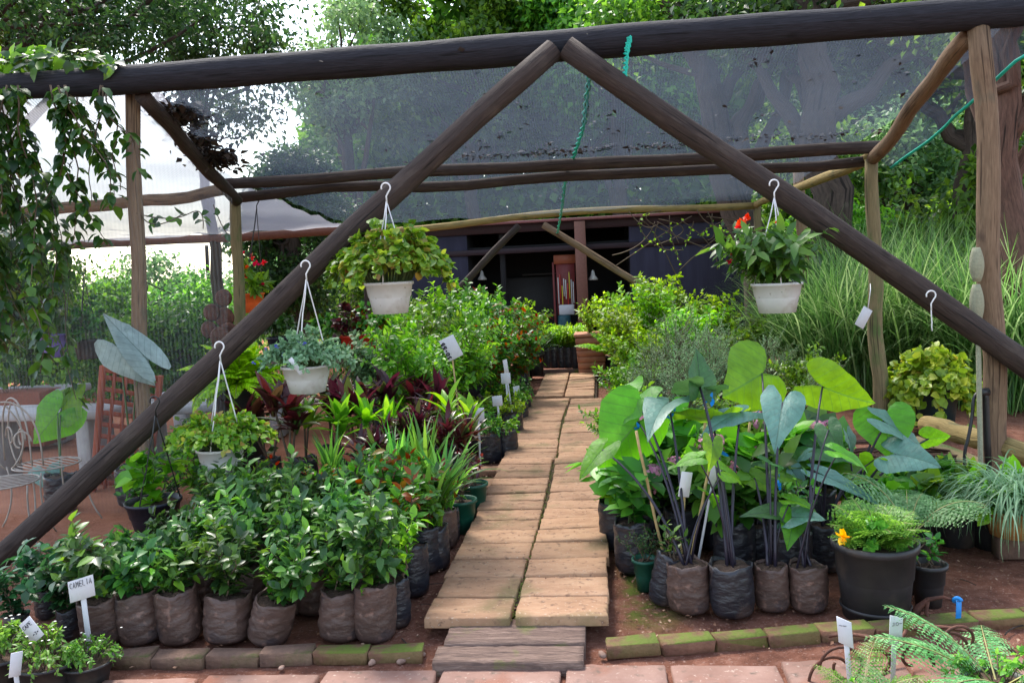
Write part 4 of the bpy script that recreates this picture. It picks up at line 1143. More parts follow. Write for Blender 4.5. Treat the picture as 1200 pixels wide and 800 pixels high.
# ---- dark red cordylines and green dracaenas
def caned(name, mat, label, loc, h, seed, nros=3, L=.34, W=.03, group=None, bag='bagdark', sc=1, n=18):
    gg = np.random.default_rng(seed)
    r = empty(name, loc, label, 'potted plant', group, rz=gg.uniform(0, 6), sc=sc)
    add_bag(r, .1, .28, seed, bag)
    ms, mf = MB(), MB()
    for k in range(nros):
        tip = np.array([gg.normal(0, .07), gg.normal(0, .07), h * gg.uniform(.7, 1)])
        tube(ms, bez((gg.normal(0, .02), gg.normal(0, .02), .24), (tip[0] * .3, tip[1] * .3, h * .5), tip, 7), .009, 6)
        P = np.tile(tip, (n, 1)) - [0, 0, 1] * gg.uniform(0, .12, (n, 1))
        straps(mf, P, gg.uniform(0, 6.28, n), L * gg.uniform(.6, 1.1, n), W * gg.uniform(.7, 1.15, n), gg.uniform(.3, 1.2, n), gg.uniform(.35, 1.45, n), 6, fold=.4)
    ms.build('cane', G['wstem'], r); mf.build('leaf_tuft', G[mat], r)
    return r
cg = 'cordylines in the left bed'
cl = [(345, 590, .82, 'with broad upright blades left of the middle basket', .042), (318, 575, .75, 'half behind the round white basket', .036), (420, 572, .88, 'right of the middle hanging basket', .04), (452, 560, .9, 'with the tallest crown in the middle of the bed', .04), (475, 585, .62, 'in front of the lime dracaena', .02), (500, 575, .66, 'of thin leaves left of the lime dracaena', .018), (536, 588, .62, 'of thin leaves standing in a bag beside the path', .018), (524, 560, .72, 'with rounded leaves beside the path sign', .034), (440, 605, .58, 'of thin leaves low in the bed', .016), (488, 548, .75, 'behind the lime dracaena', .024), (392, 560, .8, 'directly below the middle basket', .04)]
for i, (px, py, h, d, W) in enumerate(cl):
    caned('red_cordyline', 'red', 'dark red cordyline ' + d, gp(px, py, 0), h, 300 + i, 3 if W > .03 else 5, .32 if W > .03 else .24, W, cg, n=15 if W > .03 else 26)
for i, (px, py, h, d) in enumerate(((545, 575, .75, 'with a lime green crown beside the path'), (462, 575, .72, 'with light green blades among the red cordylines'), (400, 585, .68, 'with pale green blades behind the middle basket'), (360, 575, .7, 'with grey-green blades among the left cordylines'))):
    caned('green_dracaena', 'lime' if i < 2 else 'bright', 'green dracaena ' + d, gp(px, py, 0), h, 330 + i, 2, .3, .032, 'dracaenas in the left bed', n=16)
# green-lined pots at the path edge
for i, (px, py, m, r_, h_) in enumerate(((542, 622, 'potgreen', .1, .22), (556, 604, 'potgreen', .1, .24), (520, 640, 'bagdark', .09, .24))):
    r = empty('potted_seedling', gp(px, py, 0), ['dark green pot at the path edge under thin red cordylines', 'second dark green pot, just behind the first at the path edge', 'black bag with a sprig at the path edge next to the arching straps'][i], 'potted plant')
    (add_pot(r, r_, h_, m) if m != 'bagdark' else add_bag(r, r_, h_, 5)); bunch(shrub(.3, .1, 4, .03, .05, .012, 350 + i, z0=h_ - .03), r, ['red', 'red', 'photinia'][i])
# small bags further along the path
sm = []
for k in range(3):
    r = empty('small_bagged_plant', (0, 0, -9), 'x', 'potted plant', 'small bagged plants along the left of the path')
    add_bag(r, .105, .26, 360 + k, 'bagdark'); bunch(mound(420, .17, .26, .04, .009, 370 + k, .22, .04), r, ['bright', 'lime', 'mid'][k]); sm.append(r)
spots = [(575, 541, 2), (594, 537, 0), (558, 530, 2), (602, 514, 1), (585, 512, 0), (566, 508, 1), (609, 498, 0), (596, 494, 1), (578, 490, 2), (613, 486, 2), (600, 482, 0)]
for i, (px, py, kk) in enumerate(spots):
    put(sm[kk], gp(px, py, 0), label='small %s plant in a black bag, %s from the front along the path' % (['bright green', 'lime green', 'dark green'][kk], ORD[i]))
# signs of that row
for i, (px, py, ph, sh, rz, ln) in enumerate(((563, 546, .12, .42, .3, .02), (598, 508, .11, .55, .1, -.03), (603, 500, .16, .62, .8, -.12), (588, 520, .1, .4, .2, -.05), (607, 496, .12, .32, .9, .0))):
    plant_sign(gp(px, py, 0), 'small white plant sign beside the path, ' + ['leaning by the red cordylines', 'square plate on a white stake among small bags', 'narrow plate tilting behind the square one', 'faded plate low among the small bags', 'thin plate nearest the path edge'][i], .1 if i != 2 else .06, ph, sh, lean=ln, rz=rz, stake_w=.018)

# ---- big light shrubs behind
big = []
for k in range(4):
    r = empty('tall_bagged_shrub', (0, 0, -9), 'x', 'potted plant', 'light green tall shrubs behind the left bed')
    add_bag(r, .15, .32, 380 + k, 'bagdark')
    bunch(shrub(1.0, .36, 9, .032, .075, .02, 390 + k, start=.1, twigs=8, twl=.4, up=.4, z0=.28, sidepairs=2, srad=.008), r, ['bright', 'photinia', 'bright', 'grey'][k]); big.append(r)
bs = [(470, 540, 2, 1.0), (505, 520, 0, 1.0), (540, 505, 0, 1.05), (575, 492, 1, 1.0), (600, 478, 1, .95), (445, 505, 3, .9), (490, 490, 0, 1.1), (525, 478, 2, 1.15), (560, 468, 0, 1.15), (595, 462, 1, 1.1), (460, 475, 2, 1.05), (505, 462, 0, 1.2), (545, 455, 2, 1.2), (585, 450, 0, 1.2), (610, 455, 1, 1.05), (425, 485, 2, .9), (475, 455, 0, 1.2), (555, 445, 1, 1.25), (615, 443, 0, 1.0)]
for i, (px, py, kk, s) in enumerate(bs):
    c = gp(px, py, 0)
    put(big[kk], c, sc=s * .93, label='%s shrub behind the left bed, %s' % (['bright green tall', 'red tipped tall', 'light green bushy', 'grey-green hazy'][kk], ['at the left front', 'at the front below the tilted sign', 'at the front near the path', 'by the path behind the small bags', 'with coppery shoots near the path', 'on its left fringe', 'left of the tilted sign', 'just behind the tilted sign', 'right behind the tilted sign', 'with copper tips, second line by path', 'under the upper white basket', 'in the middle of the stand', 'in the middle, behind the sign', 'in the middle towards the path', 'with copper tips at the path edge', 'beside the red pots', 'at the back under the shed wall', 'with reddish tips at the back centre', 'at the far path corner'][i]))
# the tilted sign in front of them
o5 = plant_sign(gp(545, 548, 0), 'tilted white sign with heavy black figures along its edge', .14, .2, 1.0, lean=-.06, rz=.05, stake='bamboo', plate_roll=-.36)
pl = [c for c in o5.children if c.name.startswith('plate')][0]
write(pl, '30-55', -.035, -.08, .03, .021, .011, rad=.0065, rot=PI / 2)

# ---- yellow fern, foliage beyond the left bed
gfY = 6.95; gfl = yp(284, 500, gfY); gfl[2] = 0; gfh = float(yp(284, 400, gfY)[2]) - .36
r = empty('golden_fern', gfl, 'big yellow-green fern behind the round white basket', 'potted plant')
add_pot(r, .2, gfh, 'pot', .8); a, b = fern_geo(120, .52, 401, (.5, 1.55), (1.0, 2.3), 24, .2, .45, gfh - .05); bunch((a, b), r, 'goldfern', 'rachis', ('stalk', 'foliage'))
for i, (px, py, s, kk) in enumerate(((205, 585, .8, 0), (245, 592, .9, 2), (170, 600, .75, 2), (228, 560, .9, 0), (300, 560, 1.0, 0))):
    r = empty('garden_shrub', gp(px, py, 0), 'bright leafy shrub behind the camellias, ' + ['under the black hanging pot', 'below the round white basket', 'beside the red trellis', 'behind the round white basket', 'at the foot of the yellow fern'][i], 'plant', sc=s)
    bunch(shrub(.62, .22, 7, .045, .08, .02, 410 + i, start=.1, twigs=4, z0=0), r, 'mid' if i != 1 else 'bright')

# ================================================================= HANGING BASKETS (hung from the braces)
YH = YD - .125
def basket(label, hook, pot_top, rpx, hpx, fol, leafmat, seed, mat='potwhite', wire='wire', taper=.74, flowers=None, stemmat='stem'):
    YH = YD - .125
    if hook[0] < 640:                     # hang from the leaning left strut
        ts = np.linspace(0, 1, 400)[:, None]; Q = LB[0] * (1 - ts) + LB[1] * ts; d = (Q - EYE) @ _M
        YH = float(Q[np.argmin(np.abs(600 - F * d[:, 0] / d[:, 2] - hook[0])), 1]) - .125
    c = yp(pot_top[0], pot_top[1] + hpx, YH); hk = yp(hook[0], hook[1], YH)
    S = np.linalg.norm(yp(pot_top[0] + 1, pot_top[1], YH) - yp(pot_top[0], pot_top[1], YH))
    r_, h_ = rpx * S, hpx * S
    c[1] = YH + .0
    r = empty('hanging_basket', c, label, 'hanging basket')
    mb = pot_mesh(r_, h_, .009, taper)
    b = mb.build('pot', G[mat], r); soil_mesh(r_, h_ * .86).build('soil', G['soil'], b)
    hanger(r, (hk[0] - c[0], 0, hk[2] - c[2]), h_ * .96, r_ * .97, 3, wire)
    fol(r, r_, h_)
    return r
def fo_mound(n, rw, h, L, W, mat, seed, trail=.1, up=.6, lift=0.):
    def f(r, r_, h_):
        bunch(mound(n, rw, h, L, W, seed, h_ * .84 + lift, trail, up=up), r, mat, 'stem')
    return f
basket('white hanging basket of yellow-green coleus high on the left brace', (452, 220), (458, 331), 27, 36, fo_mound(3600, .42, .46, .06, .026, 'coleus', 501, .1), 'coleus', 501)
basket('white hanging basket of silvery leaves with a tag, in the middle of the left brace', (358, 311), (361, 428), 27, 31, fo_mound(2600, .31, .27, .042, .012, 'sage', 502, .05), 'sage', 502)
basket('round white hanging basket of small lime leaves, lowest white one on the left brace', (257, 406), (261, 524), 25.5, 31, fo_mound(3000, .35, .25, .045, .016, 'coleus', 503, .02, lift=.02), 'coleus', 503)
def black_plants(r, r_, h_):
    bunch(shrub(.34, .17, 5, .06, .12, .042, 504, start=.1, twigs=1, z0=h_ * .82, up=.35), r, 'bright', 'stem')
basket('black hanging pot with broad light green leaves on the left brace', (181, 470), (183, 586), 29, 39, black_plants, 'bright', 504, 'potblue', 'hose', .7)
def imp(r, r_, h_):
    bunch(shrub(.44, .46, 22, .042, .115, .024, 505, start=.25, twigs=3, twl=.3, z0=h_ * .8, up=.3, fold=.2, curl=.3, basew=.05, sidepairs=2, erect=.6), r, 'mid', 'stem')
    gg = np.random.default_rng(3)
    for (dx, dz, s) in ((-.24, .43, 1), (-.2, .46, 1), (-.26, .4, .8), (.0, .42, .6), (-.32, .18, .6), (-.3, .22, .5)):
        mb = MB(); n = 12; d = nrm(gg.normal(size=(n, 3)) + [0, -.6, .5])
        leaves(mb, np.tile([dx, -.08, h_ + dz - .02], (n, 1)), d, gg.normal(size=(n, 3)), .036 * s, .015 * s, .1, .3)
        mb.build('flower', G['flower_red'], r)
basket('white hanging basket of dark glossy leaves with red flowers on the right brace', (907, 216), (911, 330), 29, 36, imp, 'mid', 505)
# blue flowers and the tag of the silvery basket
# (part of that basket)
for o in list(bpy.data.objects):
    if o.get('label', '').startswith('white hanging basket of silvery'):
        gg = np.random.default_rng(9); mb = MB()
        P = np.stack([gg.normal(-.05, .1, 12), gg.normal(-.15, .05, 12), gg.uniform(.2, .34, 12)], -1)
        for a in range(4): leaves(mb, P, gg.normal(size=(12, 3)), gg.normal(size=(12, 3)), .018, .007, tpl=T_DI)
        mb.build('flower', G['flower_blue'], o)
        mb = MB(); box(mb, (0, 0, 0), (.03, .003, .12), bev=.001); t = mb.build('tag', G['label'], o); t.location = (.03, -.27, .2); t.rotation_euler = (0, -.6, 0)
# empty hook on the right brace
c = yp(1091, 388, YH); r = empty('empty_hanger', c, 'empty white hook with a loose string on the right brace', 'hook')
h = yp(1091, 346, YH) - c
hanger(r, (h[0], 0, h[2]), 0.0, .01, 1)

# ================================================================= RIGHT BED
def bagplant(name, px, py, r_, h_, mat, label, seed, fn, tilt=(0, 0), group=None, pot=False):
    r = empty(name, gp(px, py, 0), label, 'potted plant', group)
    (add_pot(r, r_, h_, mat) if pot else add_bag(r, r_, h_, seed, mat))
    if fn: fn(r)
    r.rotation_euler = (tilt[0], tilt[1], 0)
    return r
# --- elephant ears -----------------------------------------------------
def V(*a): return np.array(a, float)
def ear_plant(label, base, bag_r, bag_h, specs, seed, bagmat='bag', group='elephant ears of the right bed', zbase=0., ties=(), stalk='bstem', extra=2):
    """specs: (attach px,py,Y), (tip px,py,dY), width m, facing, material, fold, droop"""
    b = gp(base[0], base[1], zbase)
    r = empty('elephant_ear', b, label, 'potted plant', group)
    if bag_r: add_bag(r, bag_r, bag_h, seed, bagmat)
    for k, (at, tp, wd, fc, mat, fo, dr) in enumerate(specs):
        A = yp(at[0], at[1], at[2]) - b; T = yp(tp[0], tp[1], at[2] + tp[2]) - b
        lf = ear_leaf(A, T, wd * (.86 if bag_h < .27 else 1), fc, fo, dr, seed + k).build('leaf', G[mat], r)
        s0 = V(.02 * math.sin(k * 2.1), .02 * math.cos(k * 2.1), bag_h * .9)
        mb = MB(); c = bez(s0, V(A[0] * .35, A[1] * .35, A[2] * .75 + .05), A, 12)
        tube(mb, c, np.linspace(.0095, .005, 12), 8); mb.build('leaf_stalk', G[stalk], r)
    gg = np.random.default_rng(seed)
    for k in range(extra):
        az = gg.uniform(-.25, PI + .25); rr = gg.uniform(.1, .3); zz = gg.uniform(.5, .85)
        A = V(rr * math.cos(az), rr * math.sin(az), zz); d = nrm(V(math.cos(az) + gg.normal(0, .5), gg.normal(0, .6), -gg.uniform(.1, 1.2))); L = gg.uniform(.1, .17)
        ear_leaf(A, A + d * L, L * gg.uniform(.8, 1.05), V(gg.normal(0, .4), -.5, 1), gg.uniform(.1, .5), .25, seed + 50 + k).build('leaf', G[['ear', 'eardark', 'earblue'][gg.integers(0, 3)]], r)
        mb = MB(); tube(mb, bez(V(gg.normal(0, .02), gg.normal(0, .02), bag_h * .9), V(A[0] * .3, A[1] * .3, A[2] * .8), A, 9), np.linspace(.006, .0035, 9), 7); mb.build('leaf_stalk', G[stalk], r)
    for (px, py, Y) in ties:
        c = yp(px, py, Y) - b; mb = MB(); gg = np.random.default_rng(int(px))
        leaves(mb, np.tile(c, (3, 1)), gg.normal(size=(3, 3)), gg.normal(size=(3, 3)), .07, .012, 0, .3)
        mb.build('tie', G['bluetape'], r)
    return r
UPF, FR, BK = V(0, -.3, 1), V(0, -1, .35), V(.1, -.9, -.35)
ear_plant('elephant ear at the path with big bright leaves leaning left over it', (808, 713), .103, .24, [
    ((748, 494, 4.75), (704, 549, -.12), .5, V(.25, -1, .1), 'ear', -.15, .1),
    ((744, 466, 4.85), (700, 512, -.1), .34, V(-.75, -.6, .25), 'ear', .3, .1),
    ((706, 527, 4.6), (677, 558, -.12), .2, V(-.6, -.75, .3), 'ear', .3, .1),
    ((783, 472, 4.7), (757, 486, -.33), .3, V(-.1, -.15, 1), 'earblue', .45, .25)], 520, 'bag', ties=((785, 490, 4.7), (748, 502, 4.7)))
ear_plant('elephant ear with an upright folded dark leaf, in a crumpled blue-black bag', (858, 717), .108, .25, [
    ((820, 452, 4.7), (818, 406, .1), .24, V(.55, -.8, .1), 'eardark', .5, .05),
    ((834, 490, 4.75), (776, 488, -.1), .42, V(.1, -.35, -1), 'ear', .15, .1),
    ((820, 455, 4.72), (786, 470, .3), .3, V(0, -.7, -.6), 'eardark', .2, .1),
    ((868, 483, 4.7), (825, 494, -.2), .22, V(.2, -.25, 1), 'earblue', .2, .2)], 530, 'bagdark', ties=((835, 466, 4.7), (842, 527, 4.6)))
ear_plant('elephant ear with a large heart leaf facing the path and a grey-blue one below it', (905, 712), .08, .22, [
    ((893, 438, 5.0), (850, 464, -.1), .52, V(.1, -1, .2), 'ear', -.12, .1),
    ((917, 472, 4.6), (911, 516, -.25), .27, V(0, -.75, .75), 'earblue', .3, .2),
    ((884, 560, 4.5), (915, 575, -.1), .16, V(.1, -.6, .7), 'ear', .3, .2)], 540, 'bag', ties=((880, 490, 4.9), (912, 562, 4.7)))
ear_plant('elephant ear with a long bright leaf pointing right and low blue-green leaves', (947, 712), .092, .22, [
    ((964, 453, 4.8), (1026, 480, -.05), .36, V(.15, -.85, -.45), 'ear', .15, .16),
    ((925, 604, 4.35), (884, 588, -.15), .2, V(0, -.6, .9), 'eardark', .3, .25),
    ((927, 606, 4.3), (962, 600, -.1), .2, V(.1, -.6, .9), 'earblue', .35, .2),
    ((930, 606, 4.3), (926, 637, -.15), .17, V(0, -.9, .5), 'ear', .3, .2)], 550, 'bag')
ear_plant('elephant ear behind the fern pot with a half green, half grey-blue hanging leaf', (1000, 655), .1, .26, [
    ((1036, 492, 4.9), (1046, 538, -.1), .38, V(-.25, -.9, .25), 'ear', .25, .1),
    ((1040, 496, 4.85), (1094, 524, .0), .2, V(.5, -.6, .7), 'earblue', .3, .15),
    ((1050, 532, 4.75), (1102, 540, -.12), .3, V(0, -.75, .75), 'earblue', .25, .15),
    ((1088, 514, 5.0), (1116, 513, .0), .17, V(-.1, -.8, -.3), 'ear', .1, .1)], 560, 'bagdark')
ear_plant('low elephant ear with dark flat leaves and a long narrow grey-blue blade', (968, 665), .1, .25, [
    ((946, 522, 5.0), (1006, 530, -.15), .34, V(0, -.5, .85), 'eardark', .3, .2),
    ((1000, 555, 4.9), (1048, 545, .1), .22, V(0, -.35, .9), 'ear', .3, .2),
    ((968, 558, 4.7), (1032, 585, -.2), .13, V(0, -.6, .8), 'earblue', .4, .1)], 570, 'bagdark')
ear_plant('elephant ear among the hydrangeas with smaller leaves on black stalks', (890, 665), .1, .26, [
    ((842, 500, 5.3), (870, 520, -.1), .26, V(.1, -.7, .6), 'ear', .2, .2),
    ((800, 500, 5.3), (785, 530, -.1), .24, V(-.2, -.8, .5), 'ear', .2, .2),
    ((948, 498, 5.3), (970, 525, -.1), .26, V(.2, -.8, .5), 'eardark', .2, .2),
    ((925, 540, 5.2), (900, 552, -.1), .22, V(-.1, -.6, .8), 'ear', .2, .2)], 580, 'bagdark')
# the pair on the left, beyond the side net
ear_plant('elephant ear on the left behind the side net with a tall bright leaf', (74, 596), .12, .28, [
    ((68, 484, 6.45), (36, 520, -.08), .4, V(.2, -1, .2), 'ear', -.1, .1),
    ((72, 478, 6.5), (97, 446, .1), .36, V(-.3, -1, .1), 'ear', .1, .1),
    ((53, 552, 6.4), (53, 573, -.06), .3, V(0, -.9, .4), 'earblue', .2, .2)], 590, 'bagdark', stalk='stem', extra=0)
ear_plant('elephant ear beside the left post with two huge pale washed-out leaves', (158, 590), .13, .3, [
    ((168, 416, 6.215), (118, 364, .0), .25, V(.5, -1, .2), 'earpale', .1, .1),
    ((140, 408, 6.215), (176, 452, .0), .36, V(-.1, -.9, .5), 'earpale', .12, .2)], 600, 'bagdark', stalk='stem', extra=0)
# --- other bags of the right bed
bagplant('bagged_shrub', 774, 705, .068, .26, 'bagdark', 'thin stick plant in a blue-black bag leaning over by the green pot', 610, lambda r: bunch(shrub(.25, .06, 2, .04, .05, .012, 611, z0=.22), r, 'mid'), (0, .22))
bagplant('potted_herb', 757, 690, .062, .17, 'potgreen', 'wispy herb in a small dark green pot by the path', 612, lambda r: bunch(shrub(.22, .11, 7, .012, .018, .004, 613, z0=.15, tpl=T_DI, srad=.003), r, 'tree_dark'), pot=True)
hyd = []
for k in range(3):
    r = empty('hydrangea', (0, 0, -9), 'x', 'potted plant', 'hydrangeas of the right bed')
    add_bag(r, .1, .28, 620 + k, 'bagdark')
    bunch(shrub(.32, .2, 8, .045, .12, .04, 630 + k, start=.2, twigs=2, z0=.26, up=.3, fold=.2), r, 'mid' if k != 1 else 'bright', 'stem')
    gg = np.random.default_rng(k)
    for f in range(3):
        c = V(gg.normal(0, .09), gg.normal(-.06, .06), .48 + gg.normal(0, .05)); n = 60; d = nrm(gg.normal(size=(n, 3)) + [0, 0, .6])
        mb = MB(); leaves(mb, c + d * V(.05, .05, .035), nrm(perp(d, gg)), d, .022, .009, 0, .1); mb.build('flower_head', G['flower_pink'], r)
    hyd.append(r)
hs_ = [(744, 668, 'nearest the path beside the green pot'), (724, 640, 'tucked at the path edge behind the first'), (862, 672, 'behind the crumpled bag'), (800, 650, 'in the middle behind the leaning bag'), (842, 640, 'under the olive elephant ear'), (905, 645, 'under the large heart leaf'), (765, 632, 'below the big bright leaf'), (955, 640, 'left of the fern pot'), (820, 615, 'in the third line near the middle'), (740, 610, 'in the third line at the path'), (880, 612, 'in the third line below the heart leaf'), (925, 615, 'in the third line to the right')]
for i, (px, py, d) in enumerate(hs_): put(hyd[i % 3], gp(px, py, 0), sc=g.uniform(.95, 1.15) * (.92 if px < 750 else 1.15 if py < 650 else 1.0), label='pink flowered hydrangea in a dark bag, ' + d)
bagplant('bagged_shrub', 930, 690, .1, .3, 'bagdark', 'tall black bag standing behind the two soiled bags, with bare stalks', 640, lambda r: bunch(shrub(.35, .06, 4, .09, .05, .012, 641, z0=.25), r, 'mid', 'bstem'))
for i, (px, py, ln) in enumerate(((800, 700, .18), (786, 690, -.15), (868, 640, .08), (822, 640, .05), (905, 640, .1))):
    r = empty('bamboo_stake', gp(px, py, 0), 'thin bamboo stake ' + ['leaning in the left soiled bag', 'crossing it behind the leaning bag', 'behind the crumpled bag', 'among the black stalks', 'below the heart leaf'][i], 'stake')
    mb = MB(); tube(mb, wobble((0, 0, .0), (ln, .05, .75 + .1 * (i % 2)), 10, .003, i), .008, 7); mb.build('cane', G['bamboo'], r)
plant_sign(gp(796, 700, 0), 'narrow grey-white sign on a long stake in the left soiled bag of the right bed', .06, .13, .55, lean=.09, rz=.3, stake='bamboo', plate_roll=.1)
plant_sign(gp(812, 690, 0), 'narrow white tag leaning behind the long staked sign', .05, .12, .6, lean=.2, rz=-.3, stake_w=.012, plate_roll=.25)

# --- big black pot with fern, neighbours
r = empty('big_potted_fern', gp(1026, 720, 0), 'large scuffed black pot of light green lacy leaves with a yellow flower', 'potted plant')
b = pot_mesh(.185, .37, .014, .8).build('pot', G['pot'], r); soil_mesh(.185, .33).build('soil', G['soil'], b)
mb = MB(); lathe(mb, [[.158, .045], [.163, .05], [.163, .058], [.158, .062]], 28); mb.build('ring', G['pot'], b)
a, b_ = fern_geo(24, .27, 650, (.9, 1.5), (.6, 1.5), 9, .5, .34, .31, double=True); bunch((a, b_), r, 'fern', 'rachis', ('stalk', 'foliage'))
bunch(mound(260, .15, .2, .05, .02, 651, .31, .0), r, 'fern')
mb = MB(); n = 8; gg = np.random.default_rng(4); leaves(mb, np.tile([-.17, -.1, .42], (n, 1)), nrm(gg.normal(size=(n, 3)) + [0, -.5, .4]), gg.normal(size=(n, 3)), .045, .018, .1, .2); mb.build('flower', G['flower_yellow'], r)
r = bagplant('blue_fern', 1066, 690, .1, .3, 'pot', 'blue-green fern arching over behind the big black pot', 660, None, pot=True)
a, b_ = fern_geo(11, .42, 661, (.7, 1.4), (.9, 1.9), 13, .36, .26, .28, double=True); bunch((a, b_), r, 'bluefern', 'rachis', ('stalk', 'foliage'))
bagplant('potted_seedling', 1088, 708, .08, .21, 'pot', 'small black pot right of the big scuffed one', 662, lambda r: bunch(shrub(.16, .06, 3, .03, .04, .012, 663, z0=.18), r, 'mid'), pot=True)
for i, (px, py, k_, d) in enumerate(((1120, 636, 0, 'in front of the post'), (1165, 640, 1, 'behind the trailing plant'), (1205, 634, 0, 'at the right edge'), (1082, 628, 2, 'behind the blue-green fern'), (1020, 630, 0, 'behind the big black pot'))):
    r = empty('leafy_perennial', gp(px, py, 0), 'bright green broad leaved perennial in a black pot, ' + d, 'potted plant', 'perennials of the right bed')
    add_pot(r, .14, .26); bunch(mound(420, .26, .26, .11, .036, 670 + i, .22, .05), r, ['bright', 'lime', 'mid'][k_], 'stem')
# trailing plant in ochre pot
r = empty('trailing_plant', gp(1188, 652, 0), 'grey-green trailing plant in an ochre clay bowl at the right edge', 'potted plant')
b = pot_mesh(.15, .15, .012, .8).build('pot', G['ochre'], r); soil_mesh(.15, .13).build('soil', G['soil'], b)
r.location.z = .13
mb = MB(); box(mb, (0, 0, -.065), (.2, .1, .13), bev=.006); gg = np.random.default_rng(8)
sup = mb.build('support_brick', G['brickdry']); sup.location = r.location; tag(sup, 'soiled brick standing under the ochre bowl', 'brick')
mb = MB(); n = 620
P = np.stack([gg.normal(0, .07, n), gg.normal(0, .07, n), np.full(n, .15)], -1)
straps(mb, P, gg.uniform(0, 6.28, n), gg.uniform(.25, .6, n), .0042, gg.uniform(2.2, 3.3, n), gg.uniform(.5, 1.3, n), 9); mb.build('foliage', G['sage'], r)

# --- lower right corner: rusty ornament, signs, ferns
r = empty('rusty_ornament', gp(1030, 792, 0), 'rusty iron scroll ornament lying in front of the big pot', 'ornament')
def scroll(p0, Rr, a0, a1, turns=1.0, n=26, shrink=.35):
    t = np.linspace(0, 1, n); a = a0 + (a1 - a0) * t; rr = Rr * (1 - (1 - shrink) * t)
    return np.stack([p0[0] + rr * np.cos(a), np.full(n, p0[1]) + .02 * t, p0[2] + rr * np.sin(a)], -1)
for k, (px, py, Rr, a0, a1) in enumerate(((988, 800, .14, 3.4, 1.2), (990, 790, .1, 3.2, -3.5), (1048, 792, .15, .3, 1.9), (1072, 782, .075, -.3, 4.6), (1112, 766, .07, .2, 4.4), (1030, 790, .08, 2.0, -.8), (1128, 760, .075, 2.8, -1.6))):
    c = yp(px, py - 8, 3.42); o = np.array(r.location)
    mb = MB(); tube(mb, scroll(c - o, Rr, a0, a1), .0065, 7); mb.build('scroll', G['rust'], r)
for k, (p0, p1, p2) in enumerate((((1066, 735), (1130, 745), (1165, 782)), ((1070, 733), (1150, 732), (1190, 765)), ((1062, 738), (1040, 780), (1030, 800)), ((1108, 770), (1140, 765), (1175, 790)), ((972, 745), (1000, 738), (1040, 752)))):
    o = np.array(r.location); mb = MB(); tube(mb, bez(yp(*p0, 3.6) - o, yp(*p1, 3.52) - o, yp(*p2, 3.42) - o, 14), .0075, 7); mb.build('rod', G['rust'], r)
# rusty bent rod with its blue tag, standing behind
r = empty('bent_rod', gp(1075, 728, 0), 'brown bent rod leaning by the big pot with a blue tag on its end', 'rod'); o = np.array(r.location)
mb = MB(); tube(mb, np.array([yp(1066, 735, 4.02), yp(1076, 712, 4.03), yp(1088, 702, 4.02), yp(1105, 699, 4.0), yp(1122, 705, 4.0)]) - o, [.02, .02, .012, .008, .007], 8); mb.build('rod', G['rust'], r)
mb = MB(); tube(mb, np.array([yp(1088, 702, 4.02), yp(1085, 718, 4.0), yp(1093, 733, 3.98)]) - o, [.009, .008, .01], 8); mb.build('prong', G['rust'], r)
c = yp(1121, 698, 3.99) - o
mb = MB(); tube(mb, np.stack([c[0] + .013 * np.cos(np.linspace(0, 6.2, 12)), c[1] + np.linspace(-.02, .02, 12), c[2] - .018 + .013 * np.sin(np.linspace(0, 6.2, 12))], -1), .009, 6)
box(mb, c + V(0, -.02, -.085), (.026, .003, .13), rot=rotm(0, .04, .2), bev=.001); mb.build('tag', G['bluetape'], r)
o6 = plant_sign(gp(997, 815, 0), 'pale lilac-white sign left of the other, at the bottom right behind the fern', .055, .105, .22, lean=-.07, rz=-.5, skew=-.35, stake_w=.02)
o7 = plant_sign(gp(1047, 806, 0), 'white sign with faint pen writing at the bottom right, right-hand of the two', .06, .11, .2, lean=.06, rz=.35, skew=-.3, stake_w=.022)
for o, tx in ((o6, '~~'), (o7, '20~')):
    pl = [c for c in o.children if c.name.startswith('plate')][0]; write(pl, tx, -.02, .02, .014, .012, .004, rad=.0008)
for i, (px, py, s, m, d) in enumerate(((1170, 835, 1.0, 'bluefern', 'in the bottom right corner'), (1085, 868, .75, 'bluefern', 'at the bottom edge right of the signs'), (1010, 845, .6, 'fern', 'at the bottom edge below the signs'))):
    r = empty('garden_fern', gp(px, py, 0), 'feathery fern with spreading fronds ' + d, 'plant', sc=s)
    add_pot(r, .12, .12); a, b_ = fern_geo([9, 6, 5][i], .46, 690 + i, (.4, 1.0), (.3, .9), 17, .27, .24, .1, double=True); bunch((a, b_), r, m, 'rachis', ('stalk', 'foliage'))
    bunch(mound(500, .2, .16, .03, .008, 695 + i, .1, .03), r, 'fern')

# --- shrubs in the middle right
mids = []
for k in range(4):
    r = empty('tall_bagged_shrub', (0, 0, -9), 'x', 'potted plant', 'tall shrubs of the right bed')
    add_bag(r, .15, .3, 700 + k, 'bagdark')
    if k == 0: bunch(shrub(1.05, .4, 10, .03, .07, .02, 710, start=.1, twigs=8, z0=.26, up=.4, srad=.008), r, 'lime')
    if k == 1: bunch(shrub(.95, .38, 16, .018, .03, .005, 711, start=.25, twigs=8, z0=.26, up=.5, tpl=T_DI, srad=.006), r, 'grey')
    if k == 2: bunch(shrub(1.0, .4, 10, .035, .09, .018, 712, start=.1, twigs=7, z0=.26, up=.45, srad=.008), r, 'bright')
    if k == 3:
        a, b_ = fern_geo(34, .75, 713, (.8, 1.5), (.4, 1.3), 20, .28, .3, .26); bunch((a, b_), r, 'lime', 'wstem', ('stem', 'foliage'))
    mids.append(r)
